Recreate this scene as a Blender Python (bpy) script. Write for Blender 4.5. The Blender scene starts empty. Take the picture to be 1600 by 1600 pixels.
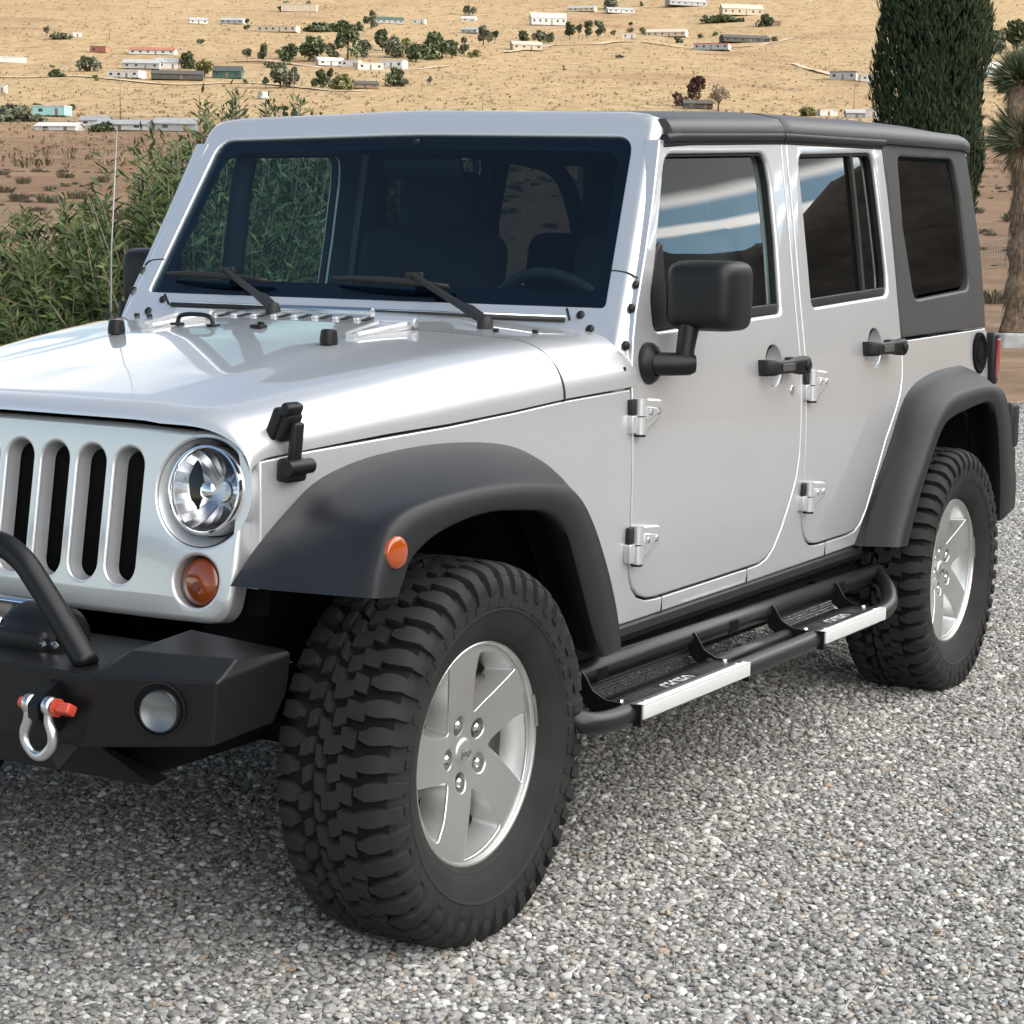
import bpy, bmesh, math, random
from mathutils import Vector, Matrix, noise
from mathutils.geometry import tessellate_polygon
PI = math.pi
scene = bpy.context.scene
COL = scene.collection

# ---------------------------------------------------------------- camera, sky, sun, exposure
CAM = Vector((-3.60654, -3.04685, 1.44986))
R0 = (0.504065, -0.863505, 0.016625); R1 = (0.103101, 0.079274, 0.991507); R2 = (0.857489, 0.498070, -0.128988)
cam_d = bpy.data.cameras.new("camera"); cam = bpy.data.objects.new("camera", cam_d); COL.objects.link(cam)
cam_d.sensor_width = 36; cam_d.lens = 74.3717; cam_d.clip_start = 0.1; cam_d.clip_end = 20000
M = Matrix(((R0[0], R1[0], -R2[0], CAM.x), (R0[1], R1[1], -R2[1], CAM.y), (R0[2], R1[2], -R2[2], CAM.z), (0, 0, 0, 1)))
cam.matrix_world = M
scene.camera = cam
SUN_B, SUN_EL = math.radians(-66), math.radians(19)     # bearing from +x towards +y, elevation
world = bpy.data.worlds.new("World"); scene.world = world; world.use_nodes = True
SKY_STRENGTH = 0.06; SUN_STRENGTH = 2.0; EXPOSURE = 1.53
def build_world():
    nt = world.node_tree; N = nt.nodes; L = nt.links; N.clear()
    out = N.new("ShaderNodeOutputWorld"); bg = N.new("ShaderNodeBackground"); bg.inputs[1].default_value = SKY_STRENGTH
    sky = N.new("ShaderNodeTexSky"); sky.sky_type = 'NISHITA'; sky.sun_disc = False
    sky.sun_elevation = SUN_EL; sky.sun_rotation = PI/2 - SUN_B; sky.air_density = 1.0; sky.dust_density = 0.25; sky.ozone_density = 1.2
    tc = N.new("ShaderNodeTexCoord"); sep = N.new("ShaderNodeSeparateXYZ"); L.new(tc.outputs["Generated"], sep.inputs[0])
    def math_(op, a, b=None, c=None, clamp=False):
        n = N.new("ShaderNodeMath"); n.operation = op; n.use_clamp = clamp
        for i, v in enumerate((a, b, c)):
            if v is None: continue
            if isinstance(v, (int, float)): n.inputs[i].default_value = v
            else: L.new(v, n.inputs[i])
        return n.outputs[0]
    zz = math_('MAXIMUM', sep.outputs[2], 0.0); den = math_('ADD', zz, 0.09)
    px = math_('DIVIDE', sep.outputs[0], den); py = math_('DIVIDE', sep.outputs[1], den)
    cmb = N.new("ShaderNodeCombineXYZ"); L.new(px, cmb.inputs[0]); L.new(py, cmb.inputs[1])
    def nz(scale, det, off, rough=0.55):
        mp = N.new("ShaderNodeMapping"); mp.inputs[1].default_value = off; L.new(cmb.outputs[0], mp.inputs[0])
        n = N.new("ShaderNodeTexNoise"); n.inputs["Scale"].default_value = scale; n.inputs["Detail"].default_value = det
        n.inputs["Roughness"].default_value = rough; L.new(mp.outputs[0], n.inputs["Vector"]); return n.outputs[0]
    def ramp(v, a, b):
        n = N.new("ShaderNodeMapRange"); n.interpolation_type = 'SMOOTHSTEP'; L.new(v, n.inputs[0])
        n.inputs[1].default_value = a; n.inputs[2].default_value = b; return n.outputs[0]
    cov = ramp(nz(0.62, 9, (3.1, 1.7, 0)), 0.44, 0.56)
    hi = ramp(sep.outputs[2], 0.70, 0.45)               # the high sky is clear and blue
    cov = math_('MULTIPLY', cov, hi)
    def toward(deg, up=0.0):
        n = N.new("ShaderNodeVectorMath"); n.operation = 'DOT_PRODUCT'; L.new(tc.outputs["Generated"], n.inputs[0]); n.inputs[1].default_value = (math.cos(math.radians(deg)), math.sin(math.radians(deg)), up); return n.outputs["Value"]
    left = ramp(toward(148), -0.10, 0.35)                # blue gap on one side, a white deck on the other
    cov = math_('MULTIPLY', cov, math_('MULTIPLY_ADD', left, -0.93, 1.0))
    deck = ramp(math_('MULTIPLY_ADD', nz(0.5, 8, (9.1, 4.2, 0)), 0.7, toward(-80, 0.30)), 0.55, 0.85)
    wisp = math_('MULTIPLY', ramp(nz(0.28, 8, (7.3, 2.2, 0), 0.65), 0.50, 0.75), 0.5)
    cov = math_('MAXIMUM', cov, math_('MULTIPLY', wisp, hi))
    body = ramp(nz(0.9, 6, (1.3, 8.8, 0)), 0.35, 0.68)
    cm = N.new("ShaderNodeMix"); cm.data_type = 'RGBA'; L.new(body, cm.inputs[0])
    cm.inputs[6].default_value = (12.0, 12.0, 12.0, 1); cm.inputs[7].default_value = (7.2, 7.4, 7.7, 1)
    mx = N.new("ShaderNodeMix"); mx.data_type = 'RGBA'; L.new(cov, mx.inputs[0]); L.new(sky.outputs[0], mx.inputs[6]); L.new(cm.outputs[2], mx.inputs[7])
    dk = N.new("ShaderNodeMix"); dk.data_type = 'RGBA'; L.new(deck, dk.inputs[0]); L.new(mx.outputs[2], dk.inputs[6]); dk.inputs[7].default_value = (24, 23.6, 23, 1); mx = dk
    # a grey cloud bank with a bright ragged edge hangs low over the mountain
    dt = N.new("ShaderNodeVectorMath"); dt.operation = 'DOT_PRODUCT'; L.new(tc.outputs["Generated"], dt.inputs[0]); dt.inputs[1].default_value = (math.cos(math.radians(-24)), math.sin(math.radians(-24)), 0.1)
    az = ramp(dt.outputs["Value"], 0.93, 0.975)
    wav = math_('MULTIPLY_ADD', nz(0.55, 7, (4.4, 0.3, 0)), 0.03, sep.outputs[2])
    bank = math_('MULTIPLY', ramp(wav, 0.150, 0.157), az); grey = ramp(wav, 0.155, 0.164)
    strk = math_('MULTIPLY', math_('MULTIPLY', ramp(wav, 0.1315, 0.1345), ramp(wav, 0.1405, 0.1375)), az)
    bm_ = N.new("ShaderNodeMix"); bm_.data_type = 'RGBA'; L.new(grey, bm_.inputs[0]); bm_.inputs[6].default_value = (26, 25.4, 24, 1); bm_.inputs[7].default_value = (4.4, 4.5, 4.6, 1)
    blue = N.new("ShaderNodeMix"); blue.data_type = 'RGBA'; L.new(az, blue.inputs[0]); L.new(mx.outputs[2], blue.inputs[6]); blue.inputs[7].default_value = (6.2, 9.8, 12.6, 1)
    m2 = N.new("ShaderNodeMix"); m2.data_type = 'RGBA'; L.new(strk, m2.inputs[0]); L.new(blue.outputs[2], m2.inputs[6]); m2.inputs[7].default_value = (30, 29.4, 28, 1)
    m3 = N.new("ShaderNodeMix"); m3.data_type = 'RGBA'; L.new(bank, m3.inputs[0]); L.new(m2.outputs[2], m3.inputs[6]); L.new(bm_.outputs[2], m3.inputs[7])
    mx = m3
    L.new(mx.outputs[2], bg.inputs[0]); L.new(bg.outputs[0], out.inputs[0])
build_world()
sd = bpy.data.lights.new("sun", 'SUN'); so = bpy.data.objects.new("sun", sd); COL.objects.link(so)
sd.energy = SUN_STRENGTH; sd.angle = math.radians(0.5); sd.color = (1.0, 0.90, 0.74)
sdir = Vector((math.cos(SUN_EL)*math.cos(SUN_B), math.cos(SUN_EL)*math.sin(SUN_B), math.sin(SUN_EL)))
so.rotation_euler = sdir.to_track_quat('Z', 'Y').to_euler(); so.location = (0, 0, 60)
scene.view_settings.view_transform = 'Standard'; scene.view_settings.look = 'None'
scene.view_settings.exposure = EXPOSURE; scene.view_settings.gamma = 1.0; scene.view_settings.use_curve_mapping = False
scene.cycles.max_bounces = 10; scene.cycles.transparent_max_bounces = 24; scene.cycles.glossy_bounces = 5
scene.cycles.use_denoising = True; scene.cycles.caustics_reflective = False; scene.cycles.caustics_refractive = False
scene.cycles.sample_clamp_indirect = 6.0

# ---------------------------------------------------------------- helpers
W = {}                                   # world offset of every object built (all unrotated except wheels)
def link(o, parent=None, loc=None):
    COL.objects.link(o)
    if parent is not None:
        o.parent = parent
        o.location = (Vector(loc) if loc is not None else Vector()) - W[parent.name]
    elif loc is not None:
        o.location = loc
    W[o.name] = Vector(loc) if loc is not None else Vector()
    return o
def tag(o, label, cat, group=None, kind=None):
    o["label"] = label
    if cat: o["category"] = cat
    if group: o["group"] = group
    if kind: o["kind"] = kind
    return o
def empty(name, loc=(0, 0, 0), parent=None):
    o = bpy.data.objects.new(name, None); o.empty_display_size = 0.2
    return link(o, parent, loc)
def mesh(name, verts, faces, mat, parent=None, smooth=False, origin=None, recalc=False, sharp=None):
    me = bpy.data.meshes.new(name)
    if origin is not None:
        ov = Vector(origin); verts = [Vector(v) - ov for v in verts]
    me.from_pydata([tuple(v) for v in verts], [], faces)
    if recalc:
        bm = bmesh.new(); bm.from_mesh(me); bmesh.ops.recalc_face_normals(bm, faces=bm.faces); bm.to_mesh(me); bm.free()
    if smooth or sharp is not None:
        me.polygons.foreach_set("use_smooth", [True]*len(me.polygons))
        if sharp is not None: me.set_sharp_from_angle(angle=math.radians(sharp))
    ms = mat if isinstance(mat, (list, tuple)) else [mat]
    for m in ms: me.materials.append(m)
    o = bpy.data.objects.new(name, me)
    return link(o, parent, origin)
class MB:
    """collects shapes for ONE mesh object"""
    def __init__(s): s.v = []; s.f = []; s.mi = []; s.cur = 0
    def add(s, verts, faces):
        b = len(s.v); s.v += [Vector(v) for v in verts]; s.f += [tuple(b+i for i in f) for f in faces]; s.mi += [s.cur]*len(faces)
    def box(s, c, size, rot=None, bev=0.0):
        hx, hy, hz = size[0]/2, size[1]/2, size[2]/2; c = Vector(c)
        if bev <= 0:
            vs = [Vector((x, y, z)) for x in (-hx, hx) for y in (-hy, hy) for z in (-hz, hz)]
            fs = [(0, 1, 3, 2), (4, 6, 7, 5), (0, 4, 5, 1), (2, 3, 7, 6), (0, 2, 6, 4), (1, 5, 7, 3)]
        else:
            bm = bmesh.new(); bmesh.ops.create_cube(bm, size=1.0)
            for v in bm.verts: v.co = Vector((v.co.x*2*hx, v.co.y*2*hy, v.co.z*2*hz))
            bmesh.ops.bevel(bm, geom=list(bm.edges), offset=bev, segments=3, profile=0.5, affect='EDGES')
            bm.verts.index_update(); vs = [v.co.copy() for v in bm.verts]; fs = [tuple(v.index for v in f.verts) for f in bm.faces]; bm.free()
        if rot is not None: vs = [rot @ v for v in vs]
        s.add([v+c for v in vs], fs)
    def prism(s, poly, z0, z1, fn=None):
        """extrude closed polygon [(a,b)] between depths; fn(a,b,d)->point"""
        n = len(poly); fn = fn or (lambda a, b, d: Vector((a, b, d)))
        vs = [fn(a, b, z0) for a, b in poly]+[fn(a, b, z1) for a, b in poly]
        fs = [tuple(range(n)), tuple(range(2*n-1, n-1, -1))]+[(i, i+n, (i+1) % n+n, (i+1) % n) for i in range(n)]
        s.add(vs, fs)
    def tube(s, pts, r, seg=10, caps=True, closed=False, spin=0.0):
        pts = [Vector(p) for p in pts]; n = len(pts); rr = r if isinstance(r, (list, tuple)) else [r]*n
        t0 = (pts[1]-pts[0]).normalized(); up = Vector((0, 0, 1)) if abs(t0.z) < 0.95 else Vector((1, 0, 0))
        a = t0.cross(up).normalized(); vs = []; fs = []
        for i in range(n):
            if closed: t = (pts[(i+1) % n]-pts[i-1]).normalized()
            else: t = (pts[min(i+1, n-1)]-pts[max(i-1, 0)]).normalized()
            a = (a - t*a.dot(t)).normalized(); b = t.cross(a)
            for k in range(seg):
                th = 2*PI*k/seg+spin; vs.append(pts[i]+(a*math.cos(th)+b*math.sin(th))*rr[i])
        m = n if closed else n-1
        for i in range(m):
            j = (i+1) % n
            for k in range(seg): fs.append((i*seg+k, i*seg+(k+1) % seg, j*seg+(k+1) % seg, j*seg+k))
        if caps and not closed: fs += [tuple(reversed(range(seg))), tuple(range((n-1)*seg, n*seg))]
        s.add(vs, fs)
    def lathe(s, prof, c, axis=(0, 0, 1), seg=32, ref=None, a0=0.0, closed_prof=False):
        """prof [(r,h)] around axis through c"""
        ax = Vector(axis).normalized(); up = Vector(ref) if ref else (Vector((0, 0, 1)) if abs(ax.z) < 0.9 else Vector((1, 0, 0)))
        a = (up-ax*up.dot(ax)).normalized(); b = ax.cross(a); c = Vector(c); n = len(prof); vs = []; fs = []
        for k in range(seg):
            th = a0+2*PI*k/seg; d = a*math.cos(th)+b*math.sin(th)
            for r, h in prof: vs.append(c+d*r+ax*h)
        for k in range(seg):
            k2 = (k+1) % seg
            for i in range(n if closed_prof else n-1):
                j = (i+1) % n; fs.append((k*n+i, k2*n+i, k2*n+j, k*n+j))
        s.add(vs, fs)
    def build(s, name, mat, parent=None, smooth=False, sharp=None, origin=None, recalc=True):
        o = mesh(name, s.v, s.f, mat, parent, smooth, origin, False, None)
        me = o.data; me.polygons.foreach_set("material_index", s.mi)
        bm = bmesh.new(); bm.from_mesh(me); bmesh.ops.remove_doubles(bm, verts=bm.verts, dist=1e-6)
        if recalc: bmesh.ops.recalc_face_normals(bm, faces=bm.faces)
        bm.to_mesh(me); bm.free()
        if smooth or sharp is not None:
            me.polygons.foreach_set("use_smooth", [True]*len(me.polygons))
            if sharp is not None: me.set_sharp_from_angle(angle=math.radians(sharp))
        return o
def interp(x, xs, ys):
    if x <= xs[0]: return ys[0]
    for i in range(1, len(xs)):
        if x <= xs[i]:
            t = (x-xs[i-1])/(xs[i]-xs[i-1]); return ys[i-1]+t*(ys[i]-ys[i-1])
    return ys[-1]
def catmull(pts, n, closed=False):
    P = [Vector(p) for p in pts]; m = len(P); out = []
    segs = m if closed else m-1
    for i in range(segs):
        if closed: p0, p1, p2, p3 = P[i-1], P[i], P[(i+1) % m], P[(i+2) % m]
        else:
            p1, p2 = P[i], P[i+1]; p0 = P[i-1] if i else p1*2-p2; p3 = P[i+2] if i+2 < m else p2*2-p1
        for k in range(n):
            t = k/n; out.append(0.5*((2*p1)+(p2-p0)*t+(2*p0-5*p1+4*p2-p3)*t*t+(3*p1-p0-3*p2+p3)*t**3))
    if not closed: out.append(P[-1])
    return out
def resample(pts, n):
    P = [Vector(p) for p in pts]; L = [0.0]
    for i in range(1, len(P)): L.append(L[-1]+(P[i]-P[i-1]).length)
    out = []; j = 1
    for k in range(n):
        d = L[-1]*k/(n-1)
        while j < len(P)-1 and L[j] < d: j += 1
        t = (d-L[j-1])/max(L[j]-L[j-1], 1e-9); out.append(P[j-1].lerp(P[j], t))
    return out
def area2(p): return sum(p[i][0]*p[(i+1) % len(p)][1]-p[(i+1) % len(p)][0]*p[i][1] for i in range(len(p)))/2
def offset(poly, d):
    """move every corner of a closed CCW polygon inwards by d"""
    n = len(poly); out = []
    for i in range(n):
        p0, p1, p2 = Vector(poly[i-1]), Vector(poly[i]), Vector(poly[(i+1) % n])
        e1 = (p1-p0); e2 = (p2-p1)
        if e1.length < 1e-9 or e2.length < 1e-9: out.append(tuple(p1)); continue
        e1.normalize(); e2.normalize(); n1 = Vector((-e1.y, e1.x)); n2 = Vector((-e2.y, e2.x))
        b = n1+n2; k = b.length_squared
        out.append(tuple(p1+b*(2*d/k) if k > 0.4 else p1+n1*d))
    return out
def roundpoly(pts, r, n=5):
    """round the corners of a polygon; r number or list"""
    m = len(pts); out = []
    for i in range(m):
        rr = r[i] if isinstance(r, (list, tuple)) else r
        p0, p1, p2 = Vector(pts[i-1]), Vector(pts[i]), Vector(pts[(i+1) % m])
        if rr <= 0: out.append(tuple(p1)); continue
        a = (p0-p1); b = (p2-p1); t = min(rr, a.length*0.49, b.length*0.49)
        A = p1+a.normalized()*t; B = p1+b.normalized()*t
        for k in range(n+1):
            u = k/n; out.append(tuple((1-u)**2*A+2*u*(1-u)*p1+u*u*B))
    return out
def panel(name, outline, holes, thick, mat, fn, parent=None, bev=0.004, hbev=None, seg=3, cuts=(), wn=True, hdeep=None):
    """sheet with rounded edges cut to an outline with holes; fn(a,b,depth)->point; depth 0 is the outer face"""
    hbev = bev if hbev is None else hbev; hdeep = thick if hdeep is None else hdeep
    out = [tuple(p) for p in outline]
    if area2(out) < 0: out.reverse()
    hs = []
    for h in holes:
        h = [tuple(p) for p in h]
        if area2(h) < 0: h.reverse()
        hs.append(h)
    bm = bmesh.new(); front = []
    V = lambda a, b, d: bm.verts.new(Vector((a, b, d)))
    def ring(loop, b, sign, dp):
        rows = []
        for k in range(seg+1):                       # rounded lip from the face to the side wall
            th = PI/2*k/seg; ins = b*(1-math.sin(th)); dep = b*(1-math.cos(th))
            rows.append([V(p[0], p[1], dep) for p in (offset(loop, ins*sign) if ins > 1e-7 else loop)])
        rows.append([V(p[0], p[1], dp) for p in loop])
        n = len(loop)
        for r0, r1 in zip(rows, rows[1:]):
            for i in range(n): bm.faces.new((r0[i], r0[(i+1) % n], r1[(i+1) % n], r1[i]))
        return rows
    ro = ring(out, bev, 1, thick); rh = [ring(h, hbev, -1, hdeep) for h in hs]
    for idx in (0, -1):
        loops = [ro[idx]]+[r[idx] for r in rh]; flat = [v for l in loops for v in l]
        tris = tessellate_polygon([[Vector((v.co.x, v.co.y, 0)) for v in l] for l in loops])
        for t in tris:
            try: bm.faces.new([flat[i] for i in t])
            except ValueError: pass
    for axis, val in cuts:
        no = (1, 0, 0) if axis == 0 else (0, 1, 0); co = (val, 0, 0) if axis == 0 else (0, val, 0)
        bmesh.ops.bisect_plane(bm, geom=list(bm.verts)+list(bm.edges)+list(bm.faces), plane_co=co, plane_no=no, dist=1e-5)
    for v in bm.verts: v.co = fn(v.co.x, v.co.y, v.co.z)
    bmesh.ops.recalc_face_normals(bm, faces=bm.faces)
    me = bpy.data.meshes.new(name); bm.to_mesh(me); bm.free()
    me.polygons.foreach_set("use_smooth", [True]*len(me.polygons)); me.set_sharp_from_angle(angle=math.radians(42))
    me.materials.append(mat)
    o = bpy.data.objects.new(name, me); link(o, parent)
    if wn:
        m = o.modifiers.new("normals", 'WEIGHTED_NORMAL'); m.keep_sharp = True; m.weight = 60
    return o
def sheet(name, outline, mat, fn, parent=None, cuts=()):
    """a single pane of glass"""
    pts = [Vector((a, b, 0)) for a, b in outline]; bm = bmesh.new(); vs = [bm.verts.new(p) for p in pts]
    bm.faces.new(vs); bmesh.ops.triangulate(bm, faces=bm.faces)
    for axis, val in cuts:
        no = (1, 0, 0) if axis == 0 else (0, 1, 0); co = (val, 0, 0) if axis == 0 else (0, val, 0)
        bmesh.ops.bisect_plane(bm, geom=list(bm.verts)+list(bm.edges)+list(bm.faces), plane_co=co, plane_no=no, dist=1e-5)
    for v in bm.verts: v.co = fn(v.co.x, v.co.y, 0.0)
    me = bpy.data.meshes.new(name); bm.to_mesh(me); bm.free(); me.polygons.foreach_set("use_smooth", [True]*len(me.polygons)); me.materials.append(mat)
    o = bpy.data.objects.new(name, me); return link(o, parent)
def grid_mesh(name, rows, mat, parent=None, closed_u=False, smooth=True, sharp=None, thick=0, flip=False, origin=None):
    n = len(rows[0]); vs = [p for r in rows for p in r]; fs = []
    for i in range(len(rows)-1):
        for k in range(n if closed_u else n-1):
            k2 = (k+1) % n; f = (i*n+k, i*n+k2, (i+1)*n+k2, (i+1)*n+k); fs.append(f[::-1] if flip else f)
    o = mesh(name, vs, fs, mat, parent, smooth, origin, False, sharp)
    if thick:
        m = o.modifiers.new("thickness", 'SOLIDIFY'); m.thickness = thick; m.offset = -1
    return o

# ---------------------------------------------------------------- materials
def mat(name, base, rough=0.5, metal=0.0, coat=0.0, spec=0.5, bump=None, var=None, emit=None, coat_rough=0.03):
    m = bpy.data.materials.new(name); m.use_nodes = True; nt = m.node_tree; b = nt.nodes["Principled BSDF"]
    b.inputs["Base Color"].default_value = (*base, 1); b.inputs["Roughness"].default_value = rough; b.inputs["Metallic"].default_value = metal
    b.inputs["Coat Weight"].default_value = coat; b.inputs["Coat Roughness"].default_value = coat_rough; b.inputs["Specular IOR Level"].default_value = spec
    tc = nt.nodes.new("ShaderNodeTexCoord")
    if var:                                        # (scale, amount): mottled colour
        n = nt.nodes.new("ShaderNodeTexNoise"); n.inputs["Scale"].default_value = var[0]; n.inputs["Detail"].default_value = 6
        nt.links.new(tc.outputs["Object"], n.inputs["Vector"])
        r = nt.nodes.new("ShaderNodeMapRange"); nt.links.new(n.outputs[0], r.inputs[0]); r.inputs[1].default_value = 0.3; r.inputs[2].default_value = 0.7
        r.inputs[3].default_value = 1-var[1]; r.inputs[4].default_value = 1+var[1]
        mx = nt.nodes.new("ShaderNodeVectorMath"); mx.operation = 'SCALE'; mx.inputs[0].default_value = base; nt.links.new(r.outputs[0], mx.inputs["Scale"])
        nt.links.new(mx.outputs[0], b.inputs["Base Color"])
    if bump:                                       # (scale, strength, distance)
        n = nt.nodes.new("ShaderNodeTexNoise"); n.inputs["Scale"].default_value = bump[0]; n.inputs["Detail"].default_value = 3
        nt.links.new(tc.outputs["Object"], n.inputs["Vector"])
        bp = nt.nodes.new("ShaderNodeBump"); bp.inputs["Strength"].default_value = bump[1]; bp.inputs["Distance"].default_value = bump[2]
        nt.links.new(n.outputs[0], bp.inputs["Height"]); nt.links.new(bp.outputs[0], b.inputs["Normal"])
    return m
def glass_mat(name, tint, refl=1.0, rough=0.0):
    m = bpy.data.materials.new(name); m.use_nodes = True; nt = m.node_tree; N = nt.nodes; L = nt.links; N.clear()
    out = N.new("ShaderNodeOutputMaterial"); tr = N.new("ShaderNodeBsdfTransparent"); gl = N.new("ShaderNodeBsdfGlossy"); lw = N.new("ShaderNodeLayerWeight")
    mx = N.new("ShaderNodeMixShader"); tr.inputs[0].default_value = (*tint, 1); gl.inputs["Roughness"].default_value = rough; lw.inputs[0].default_value = 0.5
    pw = N.new("ShaderNodeMath"); pw.operation = 'POWER'; pw.inputs[1].default_value = 5.0; L.new(lw.outputs["Facing"], pw.inputs[0])
    sc = N.new("ShaderNodeMath"); sc.operation = 'MULTIPLY_ADD'; sc.inputs[1].default_value = 0.957; sc.inputs[2].default_value = 0.043; L.new(pw.outputs[0], sc.inputs[0])
    mu = N.new("ShaderNodeMath"); mu.operation = 'MULTIPLY'; mu.use_clamp = True; mu.inputs[1].default_value = refl; L.new(sc.outputs[0], mu.inputs[0])
    L.new(mu.outputs[0], mx.inputs[0]); L.new(tr.outputs[0], mx.inputs[1]); L.new(gl.outputs[0], mx.inputs[2]); L.new(mx.outputs[0], out.inputs[0]); return m
SILVER = mat("silver_paint", (0.64, 0.648, 0.660), 0.36, 0.60, coat=1.0, var=(3.0, 0.025))
ALLOY = mat("alloy", (0.62, 0.62, 0.61), 0.30, 0.85, bump=(900, 0.03, 0.0005))
LAMPR = mat("lamp_reflector", (0.70, 0.71, 0.74), 0.22, 1.0)
CHROME = mat("chrome", (0.85, 0.85, 0.86), 0.08, 1.0)
STEEL = mat("zinc_steel", (0.62, 0.63, 0.63), 0.3, 1.0)
BRUSHED = mat("brushed_aluminium", (0.86, 0.86, 0.86), 0.45, 0.5)
FLARE = mat("flare_plastic", (0.0105, 0.0112, 0.0135), 0.50, spec=0.4, bump=(1400, 0.10, 0.0006), var=(5, 0.06))
TOP = mat("hardtop_shell", (0.040, 0.040, 0.041), 0.45, spec=0.5, bump=(1100, 0.14, 0.0006), var=(4, 0.05))
BLACK = mat("black_plastic", (0.007, 0.007, 0.0075), 0.45, spec=0.35, bump=(1200, 0.08, 0.0005))
POWDER = mat("black_powder_coat", (0.0040, 0.0042, 0.0050), 0.42, spec=0.35, bump=(700, 0.12, 0.0006))
SATIN = mat("satin_black_tube", (0.009, 0.009, 0.0095), 0.36, bump=(900, 0.05, 0.0004))
TREADB = mat("tyre_groove", (0.008, 0.008, 0.008), 0.85, spec=0.2)  # undusted groove rubber, with the shade between the lugs painted in
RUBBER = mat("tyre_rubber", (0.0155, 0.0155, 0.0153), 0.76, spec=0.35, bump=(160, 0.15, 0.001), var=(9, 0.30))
SEAL = mat("rubber_seal", (0.010, 0.010, 0.010), 0.6)
DARK = mat("underbody", (0.006, 0.006, 0.006), 0.9, spec=0.1)
LINER = mat("wheel_liner", (0.007, 0.007, 0.008), 0.85, spec=0.15)
DISC = mat("brake_disc", (0.16, 0.15, 0.14), 0.5, 0.8)
AMBER = mat("amber_lens", (0.34, 0.058, 0.005), 0.12, coat=1.0)
AMBERD = mat("amber_lens_deep", (0.20, 0.040, 0.007), 0.12, coat=1.0)
REDL = mat("red_lens", (0.25, 0.01, 0.01), 0.12, coat=1.0)
REDP = mat("red_anodised", (0.55, 0.075, 0.045), 0.35, 0.2)
SEATM = mat("seat_cloth", (0.030, 0.033, 0.040), 0.9, bump=(400, 0.2, 0.001))
DASH = mat("dashboard_plastic", (0.035, 0.038, 0.045), 0.55)
WHITEP = mat("white_print", (0.6, 0.6, 0.6), 0.5)
FRIT = mat("glass_frit", (0.004, 0.005, 0.008), 0.08, spec=0.6)
WSG = glass_mat("windshield_glass", (0.40, 0.54, 0.60), 1.5)
DG = glass_mat("door_glass", (0.72, 0.82, 0.78), 1.6)
PG = glass_mat("privacy_glass", (0.16, 0.17, 0.18), 1.3)
LENS = glass_mat("clear_lens", (0.97, 0.97, 0.97))
# ================================================================ the ground
FW2 = Vector((0.86471, 0.50226, 0)).normalized(); SD2 = Vector((FW2.y, -FW2.x, 0))
def ws_of(x, y): d = Vector((x-CAM.x, y-CAM.y, 0)); return d.dot(FW2), d.dot(SD2)
def xy_of(w, s): p = Vector((CAM.x, CAM.y, 0))+FW2*w+SD2*s; return p.x, p.y
_TW = [-400, -90, 24, 30, 38, 45, 60, 100, 200, 400, 550, 700, 850, 1000, 1300, 1600, 2000, 2300, 2700, 3600]
_TZ = [-6, 0.022, 0.022, 0.04, 0.45, 1.0, 2.3, 4.0, 7.0, 15.5, 25.5, 37, 50, 67, 104, 150, 222, 270, 240, 120]
def ground_z(x, y):
    w, s = ws_of(x, y); d = math.hypot(w, s)
    if w > -90:
        z = interp(w, _TW, _TZ)
        if w > 30:
            z *= max(0.15, 1-0.25*max(0, abs(s)/max(w, 1)-0.6))
            k = min(1, (w-30)/40)
            z += k*0.10*noise.noise(Vector((x*0.11, y*0.11, 3)))+min(1, max(0, (d-60)/200))*(1.1*noise.noise(Vector((x*0.012, y*0.012, 0)))+0.35*noise.noise(Vector((x*0.05, y*0.05, 1))))
            if d > 500: z += (d-500)/1000*(9*noise.noise(Vector((x*0.0022, y*0.0022, 5)))+3*noise.noise(Vector((x*0.007, y*0.007, 9))))
    else: z = interp(w, _TW, _TZ)
    return z
def nodes(m): nt = m.node_tree; return nt, nt.nodes, nt.links, nt.nodes["Principled BSDF"]
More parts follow.
